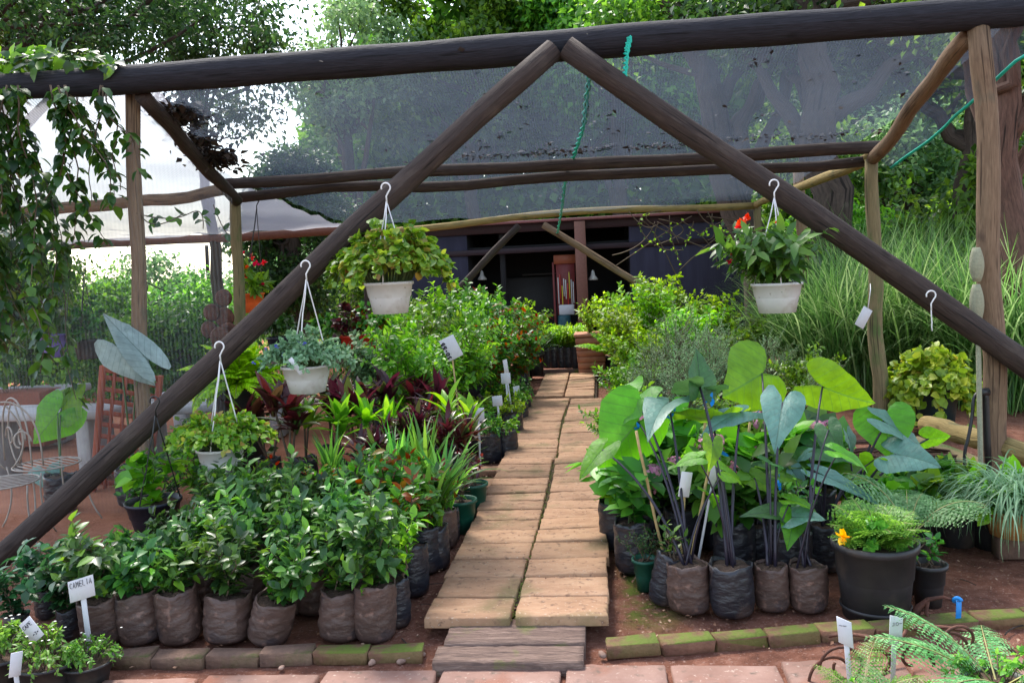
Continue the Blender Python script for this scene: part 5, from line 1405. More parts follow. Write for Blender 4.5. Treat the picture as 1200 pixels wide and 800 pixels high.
ms_ = [(735, 505, 2, .7), (770, 520, 1, .85), (800, 535, 1, .9), (745, 480, 0, .95), (790, 490, 1, 1.05), (830, 500, 1, .95), (735, 462, 0, 1.15), (770, 462, 3, 1.2), (810, 465, 0, 1.15), (850, 478, 1, 1.0), (735, 447, 3, 1.3), (765, 445, 0, 1.4), (800, 445, 3, 1.4), (840, 450, 0, 1.25), (720, 440, 0, 1.25), (870, 460, 2, 1.0), (780, 438, 0, 1.5), (830, 435, 3, 1.5), (880, 445, 1, 1.1), (900, 490, 1, .8), (940, 500, 2, .7), (720, 545, 2, .55), (745, 560, 2, .6), (790, 570, 2, .6), (850, 560, 2, .65), (900, 560, 2, .6), (735, 530, 0, .5), (965, 520, 1, .7)]
for i, (px, py, kk, s) in enumerate(ms_):
    put(mids[kk], gp(px, py, 0), sc=s * (.78 if py < 482 else .92), label='%s in the right bed, %s' % (['lime green leafy bush', 'grey-green feathery bush', 'bright narrow leaved bush', 'lime green plume-like bush'][kk], ['at the path behind the leaning elephant ear', 'fine and hazy above the blue-grey leaf', 'fine and hazy behind the dark folded leaf', 'at the path halfway to the shed', 'hazy, in the centre of the bed', 'hazy, above the large heart leaf', 'near the path in front of the planter', 'in the middle row left', 'in the middle row centre', 'hazy, under the red flowered basket', 'beside the brick-coloured planter', 'behind the planter', 'tall at the far pole', 'tall by the far brace', 'nearest the planter and the path', 'under the white basket', 'at the back against the shed', 'at the back by the far brace', 'hazy, beside the far post', 'hazy, beside the mossy post', 'low, left of the mossy post', 'low at the path below the big leaf', 'low, second from the path edge', 'low, under the black stalks', 'low, behind the olive leaf', 'low, behind the heart leaf', 'tiny, at the path edge', 'hazy and low, near the stick pile'][i]))
drop_unused(cams + gard + reds + strp + sm + big + hyd + mids)

# golden vine pot by the post, logs, sticks, hose
r = empty('golden_vine_pot', gp(1092, 505, 0), 'dark pot overflowing with yellow-green heart shaped leaves near the right post', 'potted plant')
r.location.z = .06
b = pot_mesh(.24, .42, .015, .8).build('pot', G['potgreen'] if False else plain('dark_teal_pot', (.01, .03, .035), .45), r); soil_mesh(.24, .37).build('soil', G['soil'], b)
bunch(mound(3000, .46, .36, .085, .038, 720, .36, .45), r, 'goldvine', 'stem')
for i, (p0, p1, rr, m, lb) in enumerate((((1085, 497, 7.4), (1160, 517, 6.45), .075, 'pole_yellow', 'peeled yellowish log running from the vine pot to the right post'), ((1176, 524, 6.2), (1290, 560, 5.7), .08, 'pole_yellow', 'peeled log on the right side of the post'), ((1075, 520, 7.2), (1160, 552, 6.2), .07, 'pole_mossy', 'mossy log lying below the peeled one'))):
    a, b = yp(*p0), yp(*p1); 
    c = (a + b) / 2; r = empty('log', c, lb, 'log'); mb = MB(); tube(mb, wobble(a - c, b - c, 12, .012, i), rr, 14); mb.build('timber', G[m], r)
# two short stumps carry the log off the ground
r = empty('stick_pile', gp(1065, 560, 0), 'low pile of thin brown sticks behind the fern', 'stick pile'); gg = np.random.default_rng(2)
mb = MB()
for k in range(46):
    a = gg.uniform(-.5, .25); L = gg.uniform(.5, 1.1); z = gg.uniform(.02, .2)
    c = V(gg.normal(0, .12), gg.normal(0, .25), z); d = V(math.cos(a), math.sin(a) * .6, gg.normal(0, .03)) * L / 2
    tube(mb, bez(c - d, c + V(0, 0, gg.uniform(.0, .12)), c + d, 8), gg.uniform(.006, .013), 6)
o = mb.build('sticks', G['bark_red'], r); tag(o, kind='stuff')
r = empty('water_hose', (0, 0, 0), 'black water pipe with an elbow and hose standing at the right post', 'hose')
P = [yp(1160, 575, YF - .14), yp(1157, 520, YF - .13), yp(1155, 465, YF - .12), yp(1152, 459, YF - .12)]
mb = MB(); tube(mb, np.array(P), .022, 10); mb.build('standpipe', G['hose'], r)
mb = MB(); tube(mb, np.array([yp(1158, 459, YF - .12), yp(1146, 460, YF - .13)]), .03, 10); mb.build('elbow', G['hose'], r)
mb = MB(); tube(mb, np.concatenate([bez(yp(1147, 460, YF - .13), yp(1140, 462, YF - .15), yp(1140, 478, YF - .16), 6), bez(yp(1140, 480, YF - .16), yp(1138, 500, YF - .18), yp(1133, 520, YF - .2), 6), bez(yp(1132, 522, YF - .2), yp(1126, 550, YF - .22), yp(1140, 568, YF - .22), 8)]), .012, 8); mb.build('hose', G['hose'], r)
# old cactus stem tied to the post: pale scabbed growth
r = empty('column_cactus', gp(1150, 590, 0), 'pale scabby cactus stem growing up against the right post', 'cactus'); o = np.array(r.location); mb = MB()
for (y0, y1) in ((290, 330), (333, 378)):
    P = np.linspace(yp(1145, y1, YF - .11), yp(1144, y0, YF - .11), 8) - o; tube(mb, P, .035 * np.sin(np.linspace(.35, 2.8, 8)) + .012, 9)
tube(mb, np.linspace(o * 0, yp(1146, 376, YF - .11) - o, 8), .018, 8)
mb.build('stem', plain('pale_cactus_skin', (.3, .3, .2), .9, scale=60, bump=.8), r)
c = yp(1012, 372, 8.1); r = empty('hanging_tag', c, 'small white tilted card hung beside the mossy right post', 'tag')
mb = MB(); box(mb, (0, 0, 0), (.1, .004, .19), rot=rotm(0, .55, .3), bev=.001); mb.build('card', G['label'], r)
mb = MB(); tube(mb, [(.04, 0, .08), (.08, .05, .25), (.1, .12, .3)], .004, 5); mb.build('string', G['wire'], r)
g = np.random.default_rng(99)
# ================================================================= SHED at the end of the path
YS = 19.0
sh = empty('shed', (0, YS, 0), 'dark cloth-clad shed with a black open doorway and red fascia behind the far frame', 'shed')
def sbox(name, x0, x1, y0, y1, z0, z1, mat, bev=.01, parent=sh):
    mb = MB(); box(mb, ((x0 + x1) / 2, (y0 + y1) / 2 - YS, (z0 + z1) / 2), (x1 - x0, y1 - y0, z1 - z0), bev=bev); return mb.build(name, G[mat] if isinstance(mat, str) else mat, parent, smooth=False)
def X_(px, Y=YS): return float(yp(px, 300, Y)[0])
def Z_(py, px=640, Y=YS): return float(yp(px, py, Y)[2])
shedwall = surf_mat('shed_wall_cloth', [(.3, (.022, .022, .042)), (.7, (.04, .04, .07))], scale=2, rough=.8, bump=.2, coord='Object', stretch=(3, 1, .3))
xl, d0, d1, xr = X_(418), X_(548), X_(738), X_(1010)
zt = Z_(262)
sbox('wall', xl, d0, YS, YS + .08, 0, zt, shedwall); sbox('wall', d1, xr, YS, YS + .08, 0, zt, shedwall)
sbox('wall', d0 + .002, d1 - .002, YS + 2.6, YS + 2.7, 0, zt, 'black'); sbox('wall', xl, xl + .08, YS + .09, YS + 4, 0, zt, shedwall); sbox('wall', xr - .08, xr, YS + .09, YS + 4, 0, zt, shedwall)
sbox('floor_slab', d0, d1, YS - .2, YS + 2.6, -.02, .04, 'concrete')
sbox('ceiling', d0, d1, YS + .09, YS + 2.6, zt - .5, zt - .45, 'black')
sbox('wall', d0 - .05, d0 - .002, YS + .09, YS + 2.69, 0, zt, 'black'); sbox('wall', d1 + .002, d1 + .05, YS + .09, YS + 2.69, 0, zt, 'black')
sbox('fascia', xl, xr, YS - .06, YS - .003, zt - .16, zt + .05, plain('dark_red_fascia', (.028, .012, .016), .7))
sbox('fascia', xl, xr, YS - .05, YS - .003, zt - .62, zt - .5, plain('dull_red_rail', (.022, .011, .016), .7))
mb = MB(); box(mb, ((xl + xr) / 2, 1.9, zt + .16), (xr - xl + .5, 4.4, .06), rot=rotm(.05), bev=.01); mb.build('roof', plain('shed_roof_sheet', (.2, .08, .08), .7), sh)
px0 = X_(681); sbox('post', px0 - .12, px0 + .12, YS - .3, YS - .07, 0, zt, 'brownpost')
sbox('post', X_(588) - .06, X_(588) + .06, YS + .1, YS + .22, 0, zt, 'black')
sbox('shelf', X_(600), X_(648), YS + 2.3, YS + 2.58, 1.5, 1.54, plain('grey_shelf', (.08, .08, .08), .7)); sbox('cabinet', X_(578), X_(645), YS + 2.2, YS + 2.57, .1, 1.46, plain('grey_cabinet', (.035, .035, .038), .6))
for k, px in enumerate((565, 695, 700)):
    c = yp(px, 327, YS + (.5 if k == 0 else -.04)); mb = MB(); lathe(mb, [[1e-3, .2], [.03, .18], [.05, .08], [.11, 0], [.1, -.02], [1e-3, -.01]], 12)
    if k < 2: 
        o = mb.build('lamp_shade', plain('lamp_glass', (.4, .4, .38), .3), sh); o.location = (c[0], c[1] - YS, c[2])
# red tool stand in the doorway
r = empty('tool_stand', (X_(661), YS + .35, 0), 'red and orange stand hung with tools in the shed doorway', 'stand')
def rb(name, x, z, w_, h_, mat, y=0, d=.05): 
    mb = MB(); box(mb, (x, y, z), (w_, d, h_), bev=.008); return mb.build(name, mat if not isinstance(mat, str) else G[mat], r, smooth=False)
rb('back_panel', 0, 1.25, .42, 1.3, plain('red_panel', (.16, .02, .02), .5)); rb('header', 0, 1.85, .5, .2, plain('orange_header', (.26, .07, .03), .5), -.05)
rb('side_rail', .27, .9, .07, 1.8, plain('orange_rail', (.28, .08, .04), .5)); rb('side_rail', -.27, .9, .05, 1.8, 'redwood')
rb('box', 0, .72, .34, .22, 'label', -.1, .2)
for k in range(9):
    x = -.17 + .042 * k; c_ = [(.6, .6, .58), (.5, .04, .03), (.6, .5, .05), (.5, .5, .5)][k % 4]
    rb('tool', x, 1.15 + .12 * math.sin(k * 2.3), .022, .5 + .1 * math.cos(k), plain('tool_grip', c_, .4), -.06, .03)
r2 = empty('blue_drum', (X_(658), YS + .1, 0), 'dark teal drum standing below the red tool stand', 'drum')
mb = MB(); lathe(mb, [[1e-3, 0], [.13, 0], [.14, .1], [.15, .3], [.14, .58], [.13, .6], [1e-3, .6]], 18); mb.build('drum', plain('teal_plastic', (.02, .08, .1), .5), r2)
# seedlings before the shed, terracotta planter
sd_ = []
for i in range(14):
    row, k = divmod(i, 7); c = gp(634 + k * 8.2, 431 - row * 3.2, .1)
    r = empty('seedling_bag', c, 'feathery bright seedling in a black bag in the block at the end of the path', 'seedling', 'seedlings at the end of the path')
    if i < 2:
        add_bag(r, .085, .34, 800 + i, 'bagdark'); bunch(shrub(.34, .16, 9, .016, .05, .009, 810 + i, start=.1, twigs=4, z0=.32, tpl=T_DI), r, 'lime', 'stem'); sd_.append(r)
    else:
        bpy.data.objects.remove(r); r = copy_tree(sd_[i % 2]); r.location = Vector(c); r.rotation_euler.z = i
r = empty('low_crate', gp(652, 440, .02), 'low board along the front of the seedling bags', 'board')
mb = MB(); box(mb, (0, 0, .05), (1.0, .06, .1), bev=.008); mb.build('board', G['sleeper'], r)
r = empty('terracotta_planter', gp(694, 437, .06), 'square ribbed terracotta planter at the end of the path', 'planter'); mb = MB()
for k in range(6): box(mb, (0, 0, .045 + k * .095), (.4 + .012 * k, .4 + .012 * k, .092), bev=.012)
box(mb, (0, 0, .6), (.5, .5, .05), bev=.012); mb.build('tub', G['terracotta'], r)
bunch(shrub(.5, .22, 8, .03, .06, .015, 820, start=.1, z0=.6), r, 'lime')
r = empty('spidery_plant', gp(630, 440, .05), 'thin silvery strap plant in a dark pot left of the seedlings', 'potted plant'); add_pot(r, .12, .35); rosette(40, .5, .009, 822, .3, (.5, 1.4), (.6, 1.8), 7).build('leaf_tuft', G['sage'], r)

# ================================================================= YARD on the left
# trellis
c0 = yp(140, 620, 6.95); c0[2] = 0
r = empty('trellis', c0, 'leaning red-brown lattice trellis beside the left post', 'trellis')
ang = .95
TL, TR, BL, BR = [yp(*p) - c0 for p in ((121, 428, 6.9), (188, 440, 7.35), (104, 640, 6.85), (166, 640, 7.3))]
def lerp2(u, v): return (TL * (1 - u) + TR * u) * (1 - v) + (BL * (1 - u) + BR * u) * v
def slat(name, a, b, w_, d_):
    mb = MB(); d = b - a; L = np.linalg.norm(d); q = Vector(d).to_track_quat('X', 'Z').to_matrix(); box(mb, (a + b) / 2, (L, d_, w_), rot=np.array(q), bev=.003); return mb.build(name, G['trellis'], r, smooth=False)
slat('frame', lerp2(0, 0), lerp2(0, 1), .04, .07); slat('frame', lerp2(1, 0), lerp2(1, 1), .04, .07)
slat('frame', lerp2(0, .02), lerp2(1, .02), .05, .03)
for k in range(1, 5): slat('slat', lerp2(k / 5, .02), lerp2(k / 5, 1), .02, .04)
for k in range(1, 16): slat('slat', lerp2(0, k / 15.5) + V(0, .022, 0), lerp2(1, k / 15.5) + V(0, .03, 0), .04, .018)
# white wire chairs
def wire_chair(loc, rz, label):
    r = empty('wire_chair', loc, label, 'chair', rz=rz)
    def cur(name, pts, rad=.0065): 
        mb = MB(); tube(mb, pts, rad, 7); mb.build(name, G['whiteiron'], r)
    for sx in (-.2, .2):
        for sy in (-.2, .2): cur('leg', bez((sx, sy, .45), (sx * .8, sy * .8, .2), (sx * 1.25, sy * 1.25, 0), 8))
    a = np.linspace(0, 2 * PI, 24); cur('seat_rim', np.stack([.23 * np.cos(a), .23 * np.sin(a), .45 + 0 * a], -1))
    mb = MB()
    for k in range(-4, 5): tube(mb, [(-.22 * math.cos(k * .3), k * .05, .45), (.22 * math.cos(k * .3), k * .05, .45)], .005, 5)
    mb.build('seat', G['whiteiron'], r)
    a = np.linspace(0, PI, 20); cur('backrest', np.stack([.22 * np.cos(a), .2 + 0 * a, .5 + .48 * np.sin(a) ** .7], -1))
    for s in (-1, 1):
        t = np.linspace(0, 4.5, 24); cur('scroll', np.stack([s * (.09 + .07 * np.cos(t) * (1 - t / 7)), .2 + 0 * t, .68 + .1 * np.sin(t) * (1 - t / 7)], -1), .007)
        cur('scroll', bez((s * .02, .2, .5), (s * .2, .2, .7), (s * .02, .2, .95), 10), .006)
wire_chair(gp(62, 612, 0), 2.6, 'white wire garden chair with curled back left of the trellis'); wire_chair(gp(10, 640, 0), .4, 'white wire garden chair at the left edge')
# stone slab tables
for i, (px, py, L, rz, top) in enumerate(((235, 540, 1.3, .15, .55), (275, 512, 1.6, .1, .5), (60, 560, 1.5, -.05, .62), (20, 520, 1.6, .1, .6))):
    r = empty('stone_bench', gp(px, py, 0), 'grey stone slab bench on two legs, ' + ['right of the left post', 'behind it towards the hedge', 'behind the wire chairs', 'at the left edge under the purple pot'][i], 'bench', rz=rz)
    mb = MB(); box(mb, (0, 0, top), (L, .5, .08), bev=.015); mb.build('slab', G['concrete'], r, smooth=False)
    for s in (-1, 1): mb = MB(); box(mb, (s * L * .33, 0, top / 2 - .021), (.14, .38, top - .042), bev=.015); mb.build('leg', G['concrete'], r, smooth=False)
# brown planter box, purple pot, potted plants on the slabs
r = empty('wooden_planter', gp(22, 525, 0), 'red-brown timber planter box at the left edge', 'planter'); mb = MB(); box(mb, (0, 0, .35), (.9, .4, .6), bev=.01); mb.build('trough', G['redwood'] if False else plain('planter_wood', (.22, .07, .04), .7), r, smooth=False)
bunch(mound(500, .5, .5, .08, .025, 830, .62, .1), r, 'mid')
r = empty('hanging_pot', yp(64, 418, 8.0), 'violet hanging pot on black wires in the left bay', 'hanging basket')
pot_mesh(.125, .23, .01, .85).build('pot', G['potviolet'], r); bunch(mound(420, .3, .3, .07, .022, 831, .2, .15), r, 'vine', 'stem')
hk = yp(80, 312, 8.0) - np.array(r.location); hanger(r, hk, .22, .12, 3, 'hose')
r = empty('hanging_pot', yp(104, 420, 8.3), 'black hanging pot with trailing leaves right of the violet one', 'hanging basket')
pot_mesh(.13, .2, .01, .8).build('pot', G['pot'], r); bunch(mound(600, .32, .45, .07, .022, 832, .18, .25), r, 'vine', 'stem')
hk = yp(97, 316, 8.3) - np.array(r.location); hanger(r, hk, .2, .12, 3, 'hose')
for i, (px, py, s) in enumerate(((30, 470, 1), (75, 462, 1.1), (130, 455, .9), (55, 448, 1.2), (10, 440, 1.3), (100, 440, 1.2))):
    r = empty('garden_shrub', gp(px, py, 0), 'green shrub in the left yard behind the benches, ' + ['at the left edge in front', 'below the violet pot', 'right of the black hanging pot', 'in the second line', 'at the left edge behind', 'second line, right'][i], 'plant', sc=s)
    bunch(shrub(1.0, .5, 9, .045, .1, .03, 840 + i, start=.05, twigs=7, z0=0, up=.4, srad=.009), r, ['mid', 'bright', 'mid'][i % 3])
# rusty cactus sculpture
c = yp(262, 520, 7.7); c[2] = 0; r = empty('metal_cactus', c, 'rusty metal prickly-pear cactus sculpture made of round discs', 'sculpture')
mb = MB(); tube(mb, [(0, 0, 0), (0, 0, 1.2)], .02, 8); mb.build('rod', G['rust'], r)
for (px, py, rr) in ((262, 349, 11), (248, 366, 11), (245, 386, 11), (263, 372, 13), (258, 395, 13), (268, 388, 11), (256, 412, 12)):
    p = yp(px, py, 7.7 + .01 * rr * (px % 3 - 1)) - c; R0 = rr * .0077
    mb = MB(); lathe(mb, [[1e-3, -.012], [R0 * .8, -.012], [R0, 0], [R0 * .8, .012], [1e-3, .012]], 18); mb.v[0] = mb.v[0][:, [0, 2, 1]] * [1, -1, 1] + p; mb.build('pad', G['rust'], r)
# display bench with red, orange and blue pots
c = yp(400, 450, 9.6); c[2] = 0
r = empty('display_bench', c, 'timber display bench behind the hanging baskets', 'bench')
mb = MB(); box(mb, (0, 0, .78), (2.6, .6, .06), bev=.01); mb.build('bench_top', G['sleeper'], r, smooth=False)
for sx in (-1.2, 1.2):
    for sy in (-.25, .25): mb = MB(); box(mb, (sx, sy, .374), (.08, .08, .748), bev=.008); mb.build('leg', G['sleeper'], r, smooth=False)
for i, (px, m, rr, hh, lb, fm) in enumerate(((412, 'potred', .13, .24, 'bright red pot on the display bench, left of the two', 'red'), (433, 'potred', .12, .23, 'bright red pot on the display bench, right of the two', 'photinia'), (330, 'potblue', .16, .26, 'dark blue pot on the display bench behind the brace', 'vine'), (392, 'potblue', .12, .2, 'small blue pot on the display bench next to the red ones', 'mid'))):
    p = yp(px, 400, 9.6); p[2] = .811; r = empty('display_pot', p, lb, 'potted plant'); add_pot(r, rr, hh, m); bunch(mound(300, .3, .45, .09, .03, 850 + i, hh * .8, .1), r, fm, 'stem')
r = empty('hanging_pot', yp(296, 366, 8.6), 'orange hanging pot of red flowers beside the mossy left post', 'hanging basket'); pot_mesh(.13, .2, .01, .8).build('pot', G['potorange'], r); soil_mesh(.13, .17).build('soil', G['soil'], r)
bunch(mound(200, .2, .35, .12, .02, 860, .17, .05), r, 'bright', 'stem'); gg = np.random.default_rng(1)
for k in range(9):
    mb = MB(); n = 8; leaves(mb, np.tile([.05 + gg.normal(0, .09), gg.normal(-.05, .06), .48 + gg.normal(0, .08)], (n, 1)), gg.normal(size=(n, 3)), gg.normal(size=(n, 3)), .045, .016, .1, .3); mb.build('flower', G['flower_red'], r)
hk = yp(300, 235, 8.6) - np.array(r.location); hanger(r, hk, .2, .12, 3, 'hose')
# thin bare poles against the sky on the left
for i, (px, y0, y1, Y) in enumerate(((243, 288, 350, 15), (253, 290, 345, 17))):
    a = yp(px, y1, Y); a[2] = 0; b_ = yp(px - 1, y0, Y); r = empty('thin_pole', a, 'thin bare pole standing beyond the left bay, ' + ['the thicker one', 'the thinner one'][i], 'pole'); mb = MB(); tube(mb, wobble(a * 0, b_ - a, 8, .02, i), .035 - .015 * i, 7); mb.build('pole', G['bark'], r)

# ---- tangled bare creeper and sprigs before the shed wall (right of the doorway)
r = empty('bare_creeper', yp(780, 262, YB - .3), 'bare tangled creeper hanging from the far pole with a few green sprigs', 'climbing plant'); o = np.array(r.location); gg = np.random.default_rng(12)
mb, ml = MB(), MB()
for k in range(22):
    a = yp(gg.uniform(735, 880), gg.uniform(245, 262), YB - .2) - o; b_ = a + V(gg.normal(0, .5), gg.normal(0, .1), -gg.uniform(.2, .85)); c_ = (a + b_) / 2 + V(gg.normal(0, .35), 0, gg.normal(-.1, .25)); q = bez(a, c_, b_, 12); tube(mb, q, .008, 5)
    if k % 3 == 0: leaves(ml, q[2:] + 0, gg.normal(size=(10, 3)), gg.normal(size=(10, 3)), .06, .018)
mb.build('stem', G['wstem'], r); ml.build('foliage', G['lime'], r, smooth=False)

# ================================================================= CREEPER over the beam at top left
r = empty('climbing_vine', (float(yp(40, 100, YF)[0]), YF, 0), 'dark leafy creeper draped over the left end of the front beam', 'climbing plant'); o = np.array(r.location); gg = np.random.default_rng(21)
ms, ml = MB(), MB()
def strand(p0, L, n, Lf=.11, Wf=.032, sway=.12):
    q = [np.array(p0)]; d = V(gg.normal(0, sway), gg.normal(0, sway), -1)
    for k in range(12):
        d = nrm(d + V(gg.normal(0, .22), gg.normal(0, .15), -.12)); q.append(q[-1] + d * L / 12)
    q = np.array(q); tube(ms, q - o, np.linspace(.007, .003, 13), 5)
    u = gg.uniform(0, 1, n); P = np.stack([np.interp(u, np.linspace(0, 1, 13), q[:, k]) for k in range(3)], -1)
    a = gg.uniform(0, 6.28, n); D = np.stack([np.cos(a), np.sin(a), -gg.uniform(.2, 1.2, n)], -1); N = np.stack([np.cos(a), np.sin(a), np.full(n, .9)], -1) + gg.normal(0, .3, (n, 3))
    Ls = Lf * gg.uniform(.6, 1.2, n); leaves(ml, P - o + nrm(D) * .02, D, N, Ls, Wf / Lf * Ls, .25, .3)
for k in range(24):
    px = -60 + 180 * gg.uniform(0, 1) ** 1.15; p = yp(px, 100, YF - gg.uniform(-.05, .35))
    Lm = np.interp(px, [-60, 30, 80, 105, 140], [3.0, 2.5, 1.35, .95, .35]); strand(p, Lm * gg.uniform(.45, 1.05), int(10 + 34 * Lm), .1, .03)
strand(yp(120, 100, YF - .1), .9, 9); strand(yp(124, 110, YF - .12), .75, 8)
n = 200; px = gg.uniform(-60, 148, n); P = np.array([yp(a, 96, YF) for a in px]); ph = gg.uniform(.6, 2.8, n); P[:, 1] -= .15 * np.cos(ph); P[:, 2] += .14 * np.sin(ph) + gg.uniform(0, .1, n) * (px < 125)
leaves(ml, P - o, gg.normal(size=(n, 3)) + [0, -.4, -.3], gg.normal(size=(n, 3)) * .4 + [0, -.3, 1], gg.uniform(.08, .16, n), gg.uniform(.025, .042, n), .25, .3)
ms.build('stem', G['wstem'], r); ml.build('foliage', G['vine'], r, smooth=False)
ml = MB(); n = 260; px = gg.uniform(-40, 70, n); P = np.array([yp(a, gg.uniform(62, 100), YF + .25) for a in px])
leaves(ml, P - o, gg.normal(size=(n, 3)), gg.normal(size=(n, 3)) * .4 + [0, -.3, 1], gg.uniform(.06, .13, n), gg.uniform(.02, .035, n)); ml.build('new_growth', G['bright'], r, smooth=False)
# small creeper on the twin poles
r = empty('creeper_sprig', yp(200, 285, YM - .4), 'thin creeper sprig looping along the left bay poles', 'climbing plant'); o = np.array(r.location); ms, ml = MB(), MB()
for pts in (((160, 250, 6.3), (200, 262, 7), (222, 250, 7.6)), ((222, 250, 7.6), (240, 240, 7.9), (238, 268, 8)), ((250, 240, 8), (262, 272, 8), (268, 275, 8)), ((165, 252, 6.3), (178, 275, 6.5), (215, 250, 7))):
    q = bez(*[yp(*p) - o for p in pts], 10); tube(ms, q, .005, 5); n = 5; leaves(ml, q[gg.integers(2, 10, n)], gg.normal(size=(n, 3)) + [0, 0, -.6], gg.normal(size=(n, 3)) + [0, 0, 1], .1, .03)
ms.build('stem', G['wstem'], r); ml.build('foliage', G['vine'], r, smooth=False)

# ================================================================= REEDS on the right
reed = []
for k in range(3):
    r = empty('reed_clump', (0, 0, -9), 'x', 'grass clump', 'reed clumps behind the right bed')
    gg = np.random.default_rng(900 + k); mb = MB(); n = 900
    P = np.stack([gg.normal(0, .22, n), gg.normal(0, .22, n), np.zeros(n)], -1)
    straps(mb, P, gg.uniform(0, 6.28, n), gg.uniform(1.3, 2.9, n), gg.uniform(.007, .014, n), gg.uniform(.4, 2.1, n), gg.uniform(1.15, 1.56, n), 9); mb.build('foliage', G['pampas'], r, smooth=False); reed.append(r)
rs = [(950, 445, 11.2, .9), (985, 440, 10.5, .95), (1010, 430, 11.6, 1.05), (1060, 430, 10.2, .95), (1100, 430, 10.8, 1.0), (1140, 430, 9.8, .9), (1185, 430, 9.4, .95), (1040, 430, 12.6, 1.15), (1085, 430, 12.8, 1.15), (1130, 430, 12.2, 1.1), (1215, 430, 10.5, 1.05), (965, 430, 13.2, 1.1), (1005, 430, 13.8, 1.15), (1180, 430, 12.4, 1.05)]
for i, (px, py, Y, s) in enumerate(rs):
    c = yp(px, py, Y); c[2] = 0
    put(reed[i % 3], c, sc=s * .8, label='tall arching reed clump, ' + ['left-most, behind the pale post', 'left of the mossy post', 'right behind the mossy post', 'above the golden vine pot, left', 'above the golden vine pot, right', 'left of the right front post', 'right of the right front post', 'second line behind the mossy post', 'second line centre', 'second line left of the front post', 'at the right edge', 'far left in the second line', 'far line by the pale post', 'second line right of the front post'][i])

# ================================================================= TREES
TG = 'trees around the nursery'
def tree(px, Y, **k):
    c = yp(px, 300, Y); c[2] = 0
    return make_tree(loc=c, **k)
tree(-150, 10.5, name='canopy_tree', label='dense dark tree overhanging the top left corner', cat='tree', H=6.5, trunk_r=.28, crown_c=(2.7, .3, 5.9), crown_r=(3.3, 1.6, 1.35), n_clumps=58, per=620, leafL=.085, leaf='tree_dark', bark='bark', seed=1001, lean=(.8, 0), nlimb=12, clr=(.4, .75))
tree(-60, 12.5, name='canopy_tree', label='olive green tree behind the dark one at the top left', cat='tree', H=7, trunk_r=.22, crown_c=(1.6, .3, 6.4), crown_r=(2.6, 1.5, 1.3), n_clumps=34, per=420, leafL=.1, leaf='tree_mid', bark='bark', seed=1002, nlimb=10)
tree(345, 15.5, name='evergreen_tree', label='dark dense tree seen through the left frame beside the mossy post', cat='tree', H=4.4, trunk_r=.2, crown_c=(.05, 0, 2.55), crown_r=(.95, .8, 1.5), n_clumps=40, per=900, leafL=.11, leaf='tree_dark', bark='bark', seed=1003, nlimb=8, clr=(.35, .6))
tree(250, 13.5, name='canopy_tree', label='dark tree crown seen above the left rafter through the net', cat='tree', H=6.5, trunk_r=.12, crown_c=(.35, 0, 5.6), crown_r=(1.2, 1.0, 1.6), n_clumps=26, per=420, leafL=.1, leaf='tree_dark', bark='bark', seed=1011, nlimb=8, clr=(.4, .7))
tree(415, 23, name='pale_tree', label='pale feathery tree behind the beam left of the apex', cat='tree', H=9, trunk_r=.25, crown_c=(.2, 0, 7.4), crown_r=(1.5, 1.5, 2.2), n_clumps=30, per=220, leafL=.16, leaf='tree_pale', bark='bark', seed=1004, nlimb=9)
tree(560, 25, name='broadleaf_tree', label='bright green tree behind the apex of the frame, on its left', cat='tree', H=11, trunk_r=.25, crown_c=(-.3, 0, 8.0), crown_r=(3.1, 1.8, 3.4), n_clumps=70, per=330, leafL=.21, leaf='tree_mid', bark='bark', seed=1005, nlimb=12)
tree(730, 25, name='broadleaf_tree', label='bright green tree behind the apex of the frame, on its right', cat='tree', H=11, trunk_r=.28, crown_c=(-.2, 0, 8.0), crown_r=(3.2, 1.8, 3.2), n_clumps=70, per=330, leafL=.21, leaf='tree_mid', bark='bark', seed=1006, nlimb=12)
tree(905, 15.5, name='leaning_tree', label='big dark trunk leaning to the left behind the right half of the net', cat='tree', H=9, trunk_r=.36, crown_c=(-.6, 0.6, 6.4), crown_r=(2.4, 1.6, 1.3), n_clumps=36, per=320, leafL=.15, leaf='tree_mid', bark='bark', seed=1007, lean=(-2.0, 0), nlimb=9)
tree(985, 13.5, name='broadleaf_tree', label='thick dark trunk standing behind the net near the right mid post', cat='tree', H=7.5, trunk_r=.4, crown_c=(.3, .5, 5.6), crown_r=(2.2, 1.4, 1.0), n_clumps=26, per=210, leafL=.14, leaf='tree_dark', bark='bark', seed=1008, lean=(-.5, 0), nlimb=8)
tree(1128, 13.8, name='broadleaf_tree', label='dark forked trunk between the mossy post and the right front post', cat='tree', H=7.5, trunk_r=.33, crown_c=(.2, .4, 5.4), crown_r=(2.0, 1.3, 1.3), n_clumps=26, per=210, leafL=.14, leaf='tree_mid', bark='bark', seed=1009, lean=(.5, 0), nlimb=9)
tree(1192, 9.6, name='red_barked_tree', label='reddish scaly trunk right behind the right front post', cat='tree', H=7.5, trunk_r=.21, crown_c=(.3, .2, 5.2), crown_r=(1.8, 1.2, 1.0), n_clumps=20, per=230, leafL=.12, leaf='tree_mid', bark='bark_red', seed=1010, lean=(-.35, 0), nlimb=8)
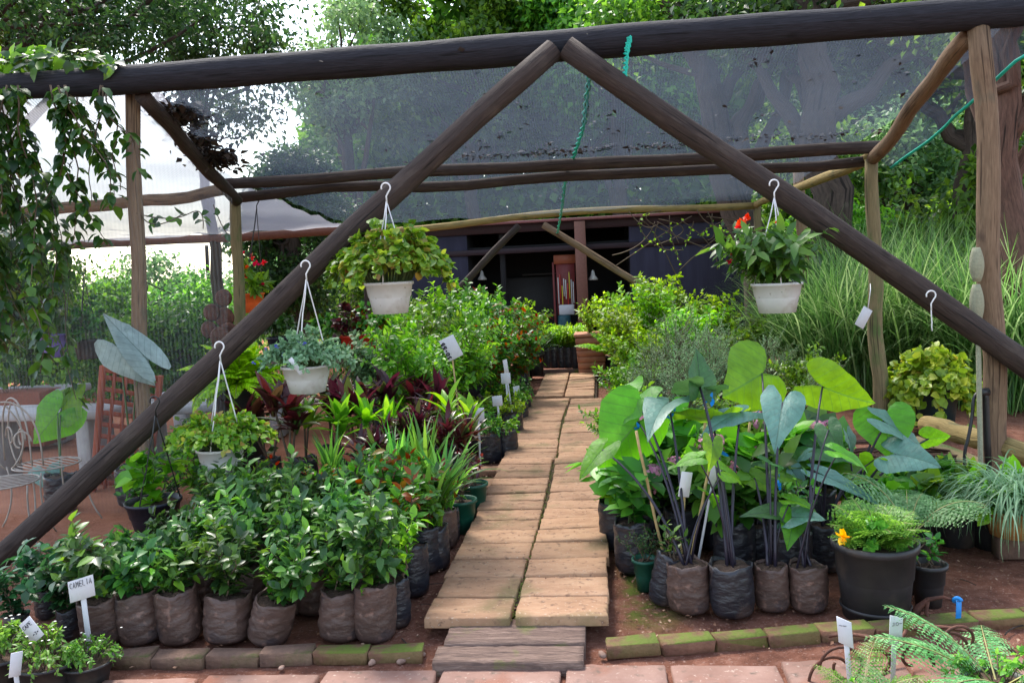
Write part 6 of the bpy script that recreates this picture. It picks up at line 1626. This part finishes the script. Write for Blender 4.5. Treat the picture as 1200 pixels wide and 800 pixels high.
# hedge trees of the left background and the right background
for i, (px, Y, h, rx, m) in enumerate(((95, 14, 2.25, 1.0, 'tree_mid'), (165, 15, 2.3, 1.1, 'tree_pale'), (230, 14.2, 1.8, .95, 'tree_mid'), (20, 13, 2.6, 1.0, 'tree_mid'), (318, 17, 2.6, 1.1, 'tree_pale'), (200, 12.4, 1.35, .8, 'mid'), (130, 12.2, 1.35, .8, 'tree_mid'), (400, 17.5, 2.2, 1.2, 'tree_mid'), (-60, 13, 2.6, 1.2, 'tree_dark'))):
    c = yp(px, 300, Y); c[2] = 0
    make_tree('hedge_tree', 'bushy green tree of the left background hedge, ' + ['behind the left post', 'pale, right of the left post', 'below the thin bare poles', 'near the left edge', 'pale, behind the orange pot', 'lower, right of the left post', 'lower, behind the left post', 'behind the middle basket', 'cut by the left edge'][i], 'tree', c, h, .08, (0, 0, h * .55), (rx, .7, h * .42), 28, 480, .1, m, 'bark', 1100 + i, 'hedge trees in the left background', nlimb=5, clr=(.32, .55))
for i, (px, Y, h, m) in enumerate(((960, 17, 4.2, 'tree_mid'), (1060, 17.5, 4.6, 'tree_pale'), (1160, 18, 4.6, 'tree_mid'), (1250, 15, 4.6, 'tree_dark'), (1072, 14.8, 2.3, 'tree_mid'), (905, 21, 5.5, 'tree_mid'), (1010, 20, 6, 'tree_dark'), (1000, 15.2, 2.4, 'bright'), (1170, 15, 2.5, 'bright'), (1225, 13, 3.0, 'tree_mid'))):
    c = yp(px, 300, Y); c[2] = 0
    make_tree('undergrowth_tree', 'leafy young tree behind the reeds, ' + ['left of the mossy post', 'pale, between the two right posts', 'behind the right front post', 'at the right edge', 'low, between the two right posts', 'behind the far post', 'dark, high behind the net', 'bright, right of the mossy post', 'bright, right of the right front post', 'mid green, at the right edge'][i], 'tree', c, h, .07, (0, 0, h * .58), (1.3, .8, h * .42), 28, 300, .15, m, 'bark', 1200 + i, 'young trees behind the reeds', nlimb=6, clr=(.4, .75))
# far wood
mb = MB(); gg = np.random.default_rng(31); n = 150000
px = gg.uniform(-150, 1400, n); Yw = gg.uniform(25, 34, n)
top = np.interp(px, [-150, 40, 70, 280, 300, 330, 365, 420, 600, 1400], [4, 2.6, 1.5, 1.2, 2.4, 3.4, 5.2, 8.5, 9.5, 12.5])
dirs = np.array([ray(a, 300) for a in px]); X = dirs[:, 0] / dirs[:, 1] * Yw
Z = top * gg.uniform(0, 1, n) ** .8 * (1 + .22 * np.sin(X * 1.3 + np.sin(Yw)) + .12 * np.sin(X * 3.7 + Yw))
P = np.stack([X, Yw, Z], -1)
leaves(mb, P, gg.normal(size=(n, 3)), gg.normal(size=(n, 3)) * .6 + [0, -.2, .8], gg.uniform(.22, .5, n), gg.uniform(.08, .15, n), tpl=T_DI)
tag(mb.build('distant_wood', G['tree_mid'], smooth=False), kind='stuff')
mb = MB(); gg = np.random.default_rng(32); n = 9000
X = gg.uniform(-14, 12, n); Y = gg.uniform(10, 24, n); k = (X < -4.2) | (X > 3.6) ; k &= ~((Y < 12) & (X < 0)); X, Y = X[k], Y[k]; n = len(X)
straps(mb, np.stack([X, Y, np.zeros(n)], -1), gg.uniform(0, 6.28, n), gg.uniform(.1, .35, n), .012, gg.uniform(.3, 1.5, n), 1.3, 3)
tag(mb.build('grass', G['strap']), kind='stuff')
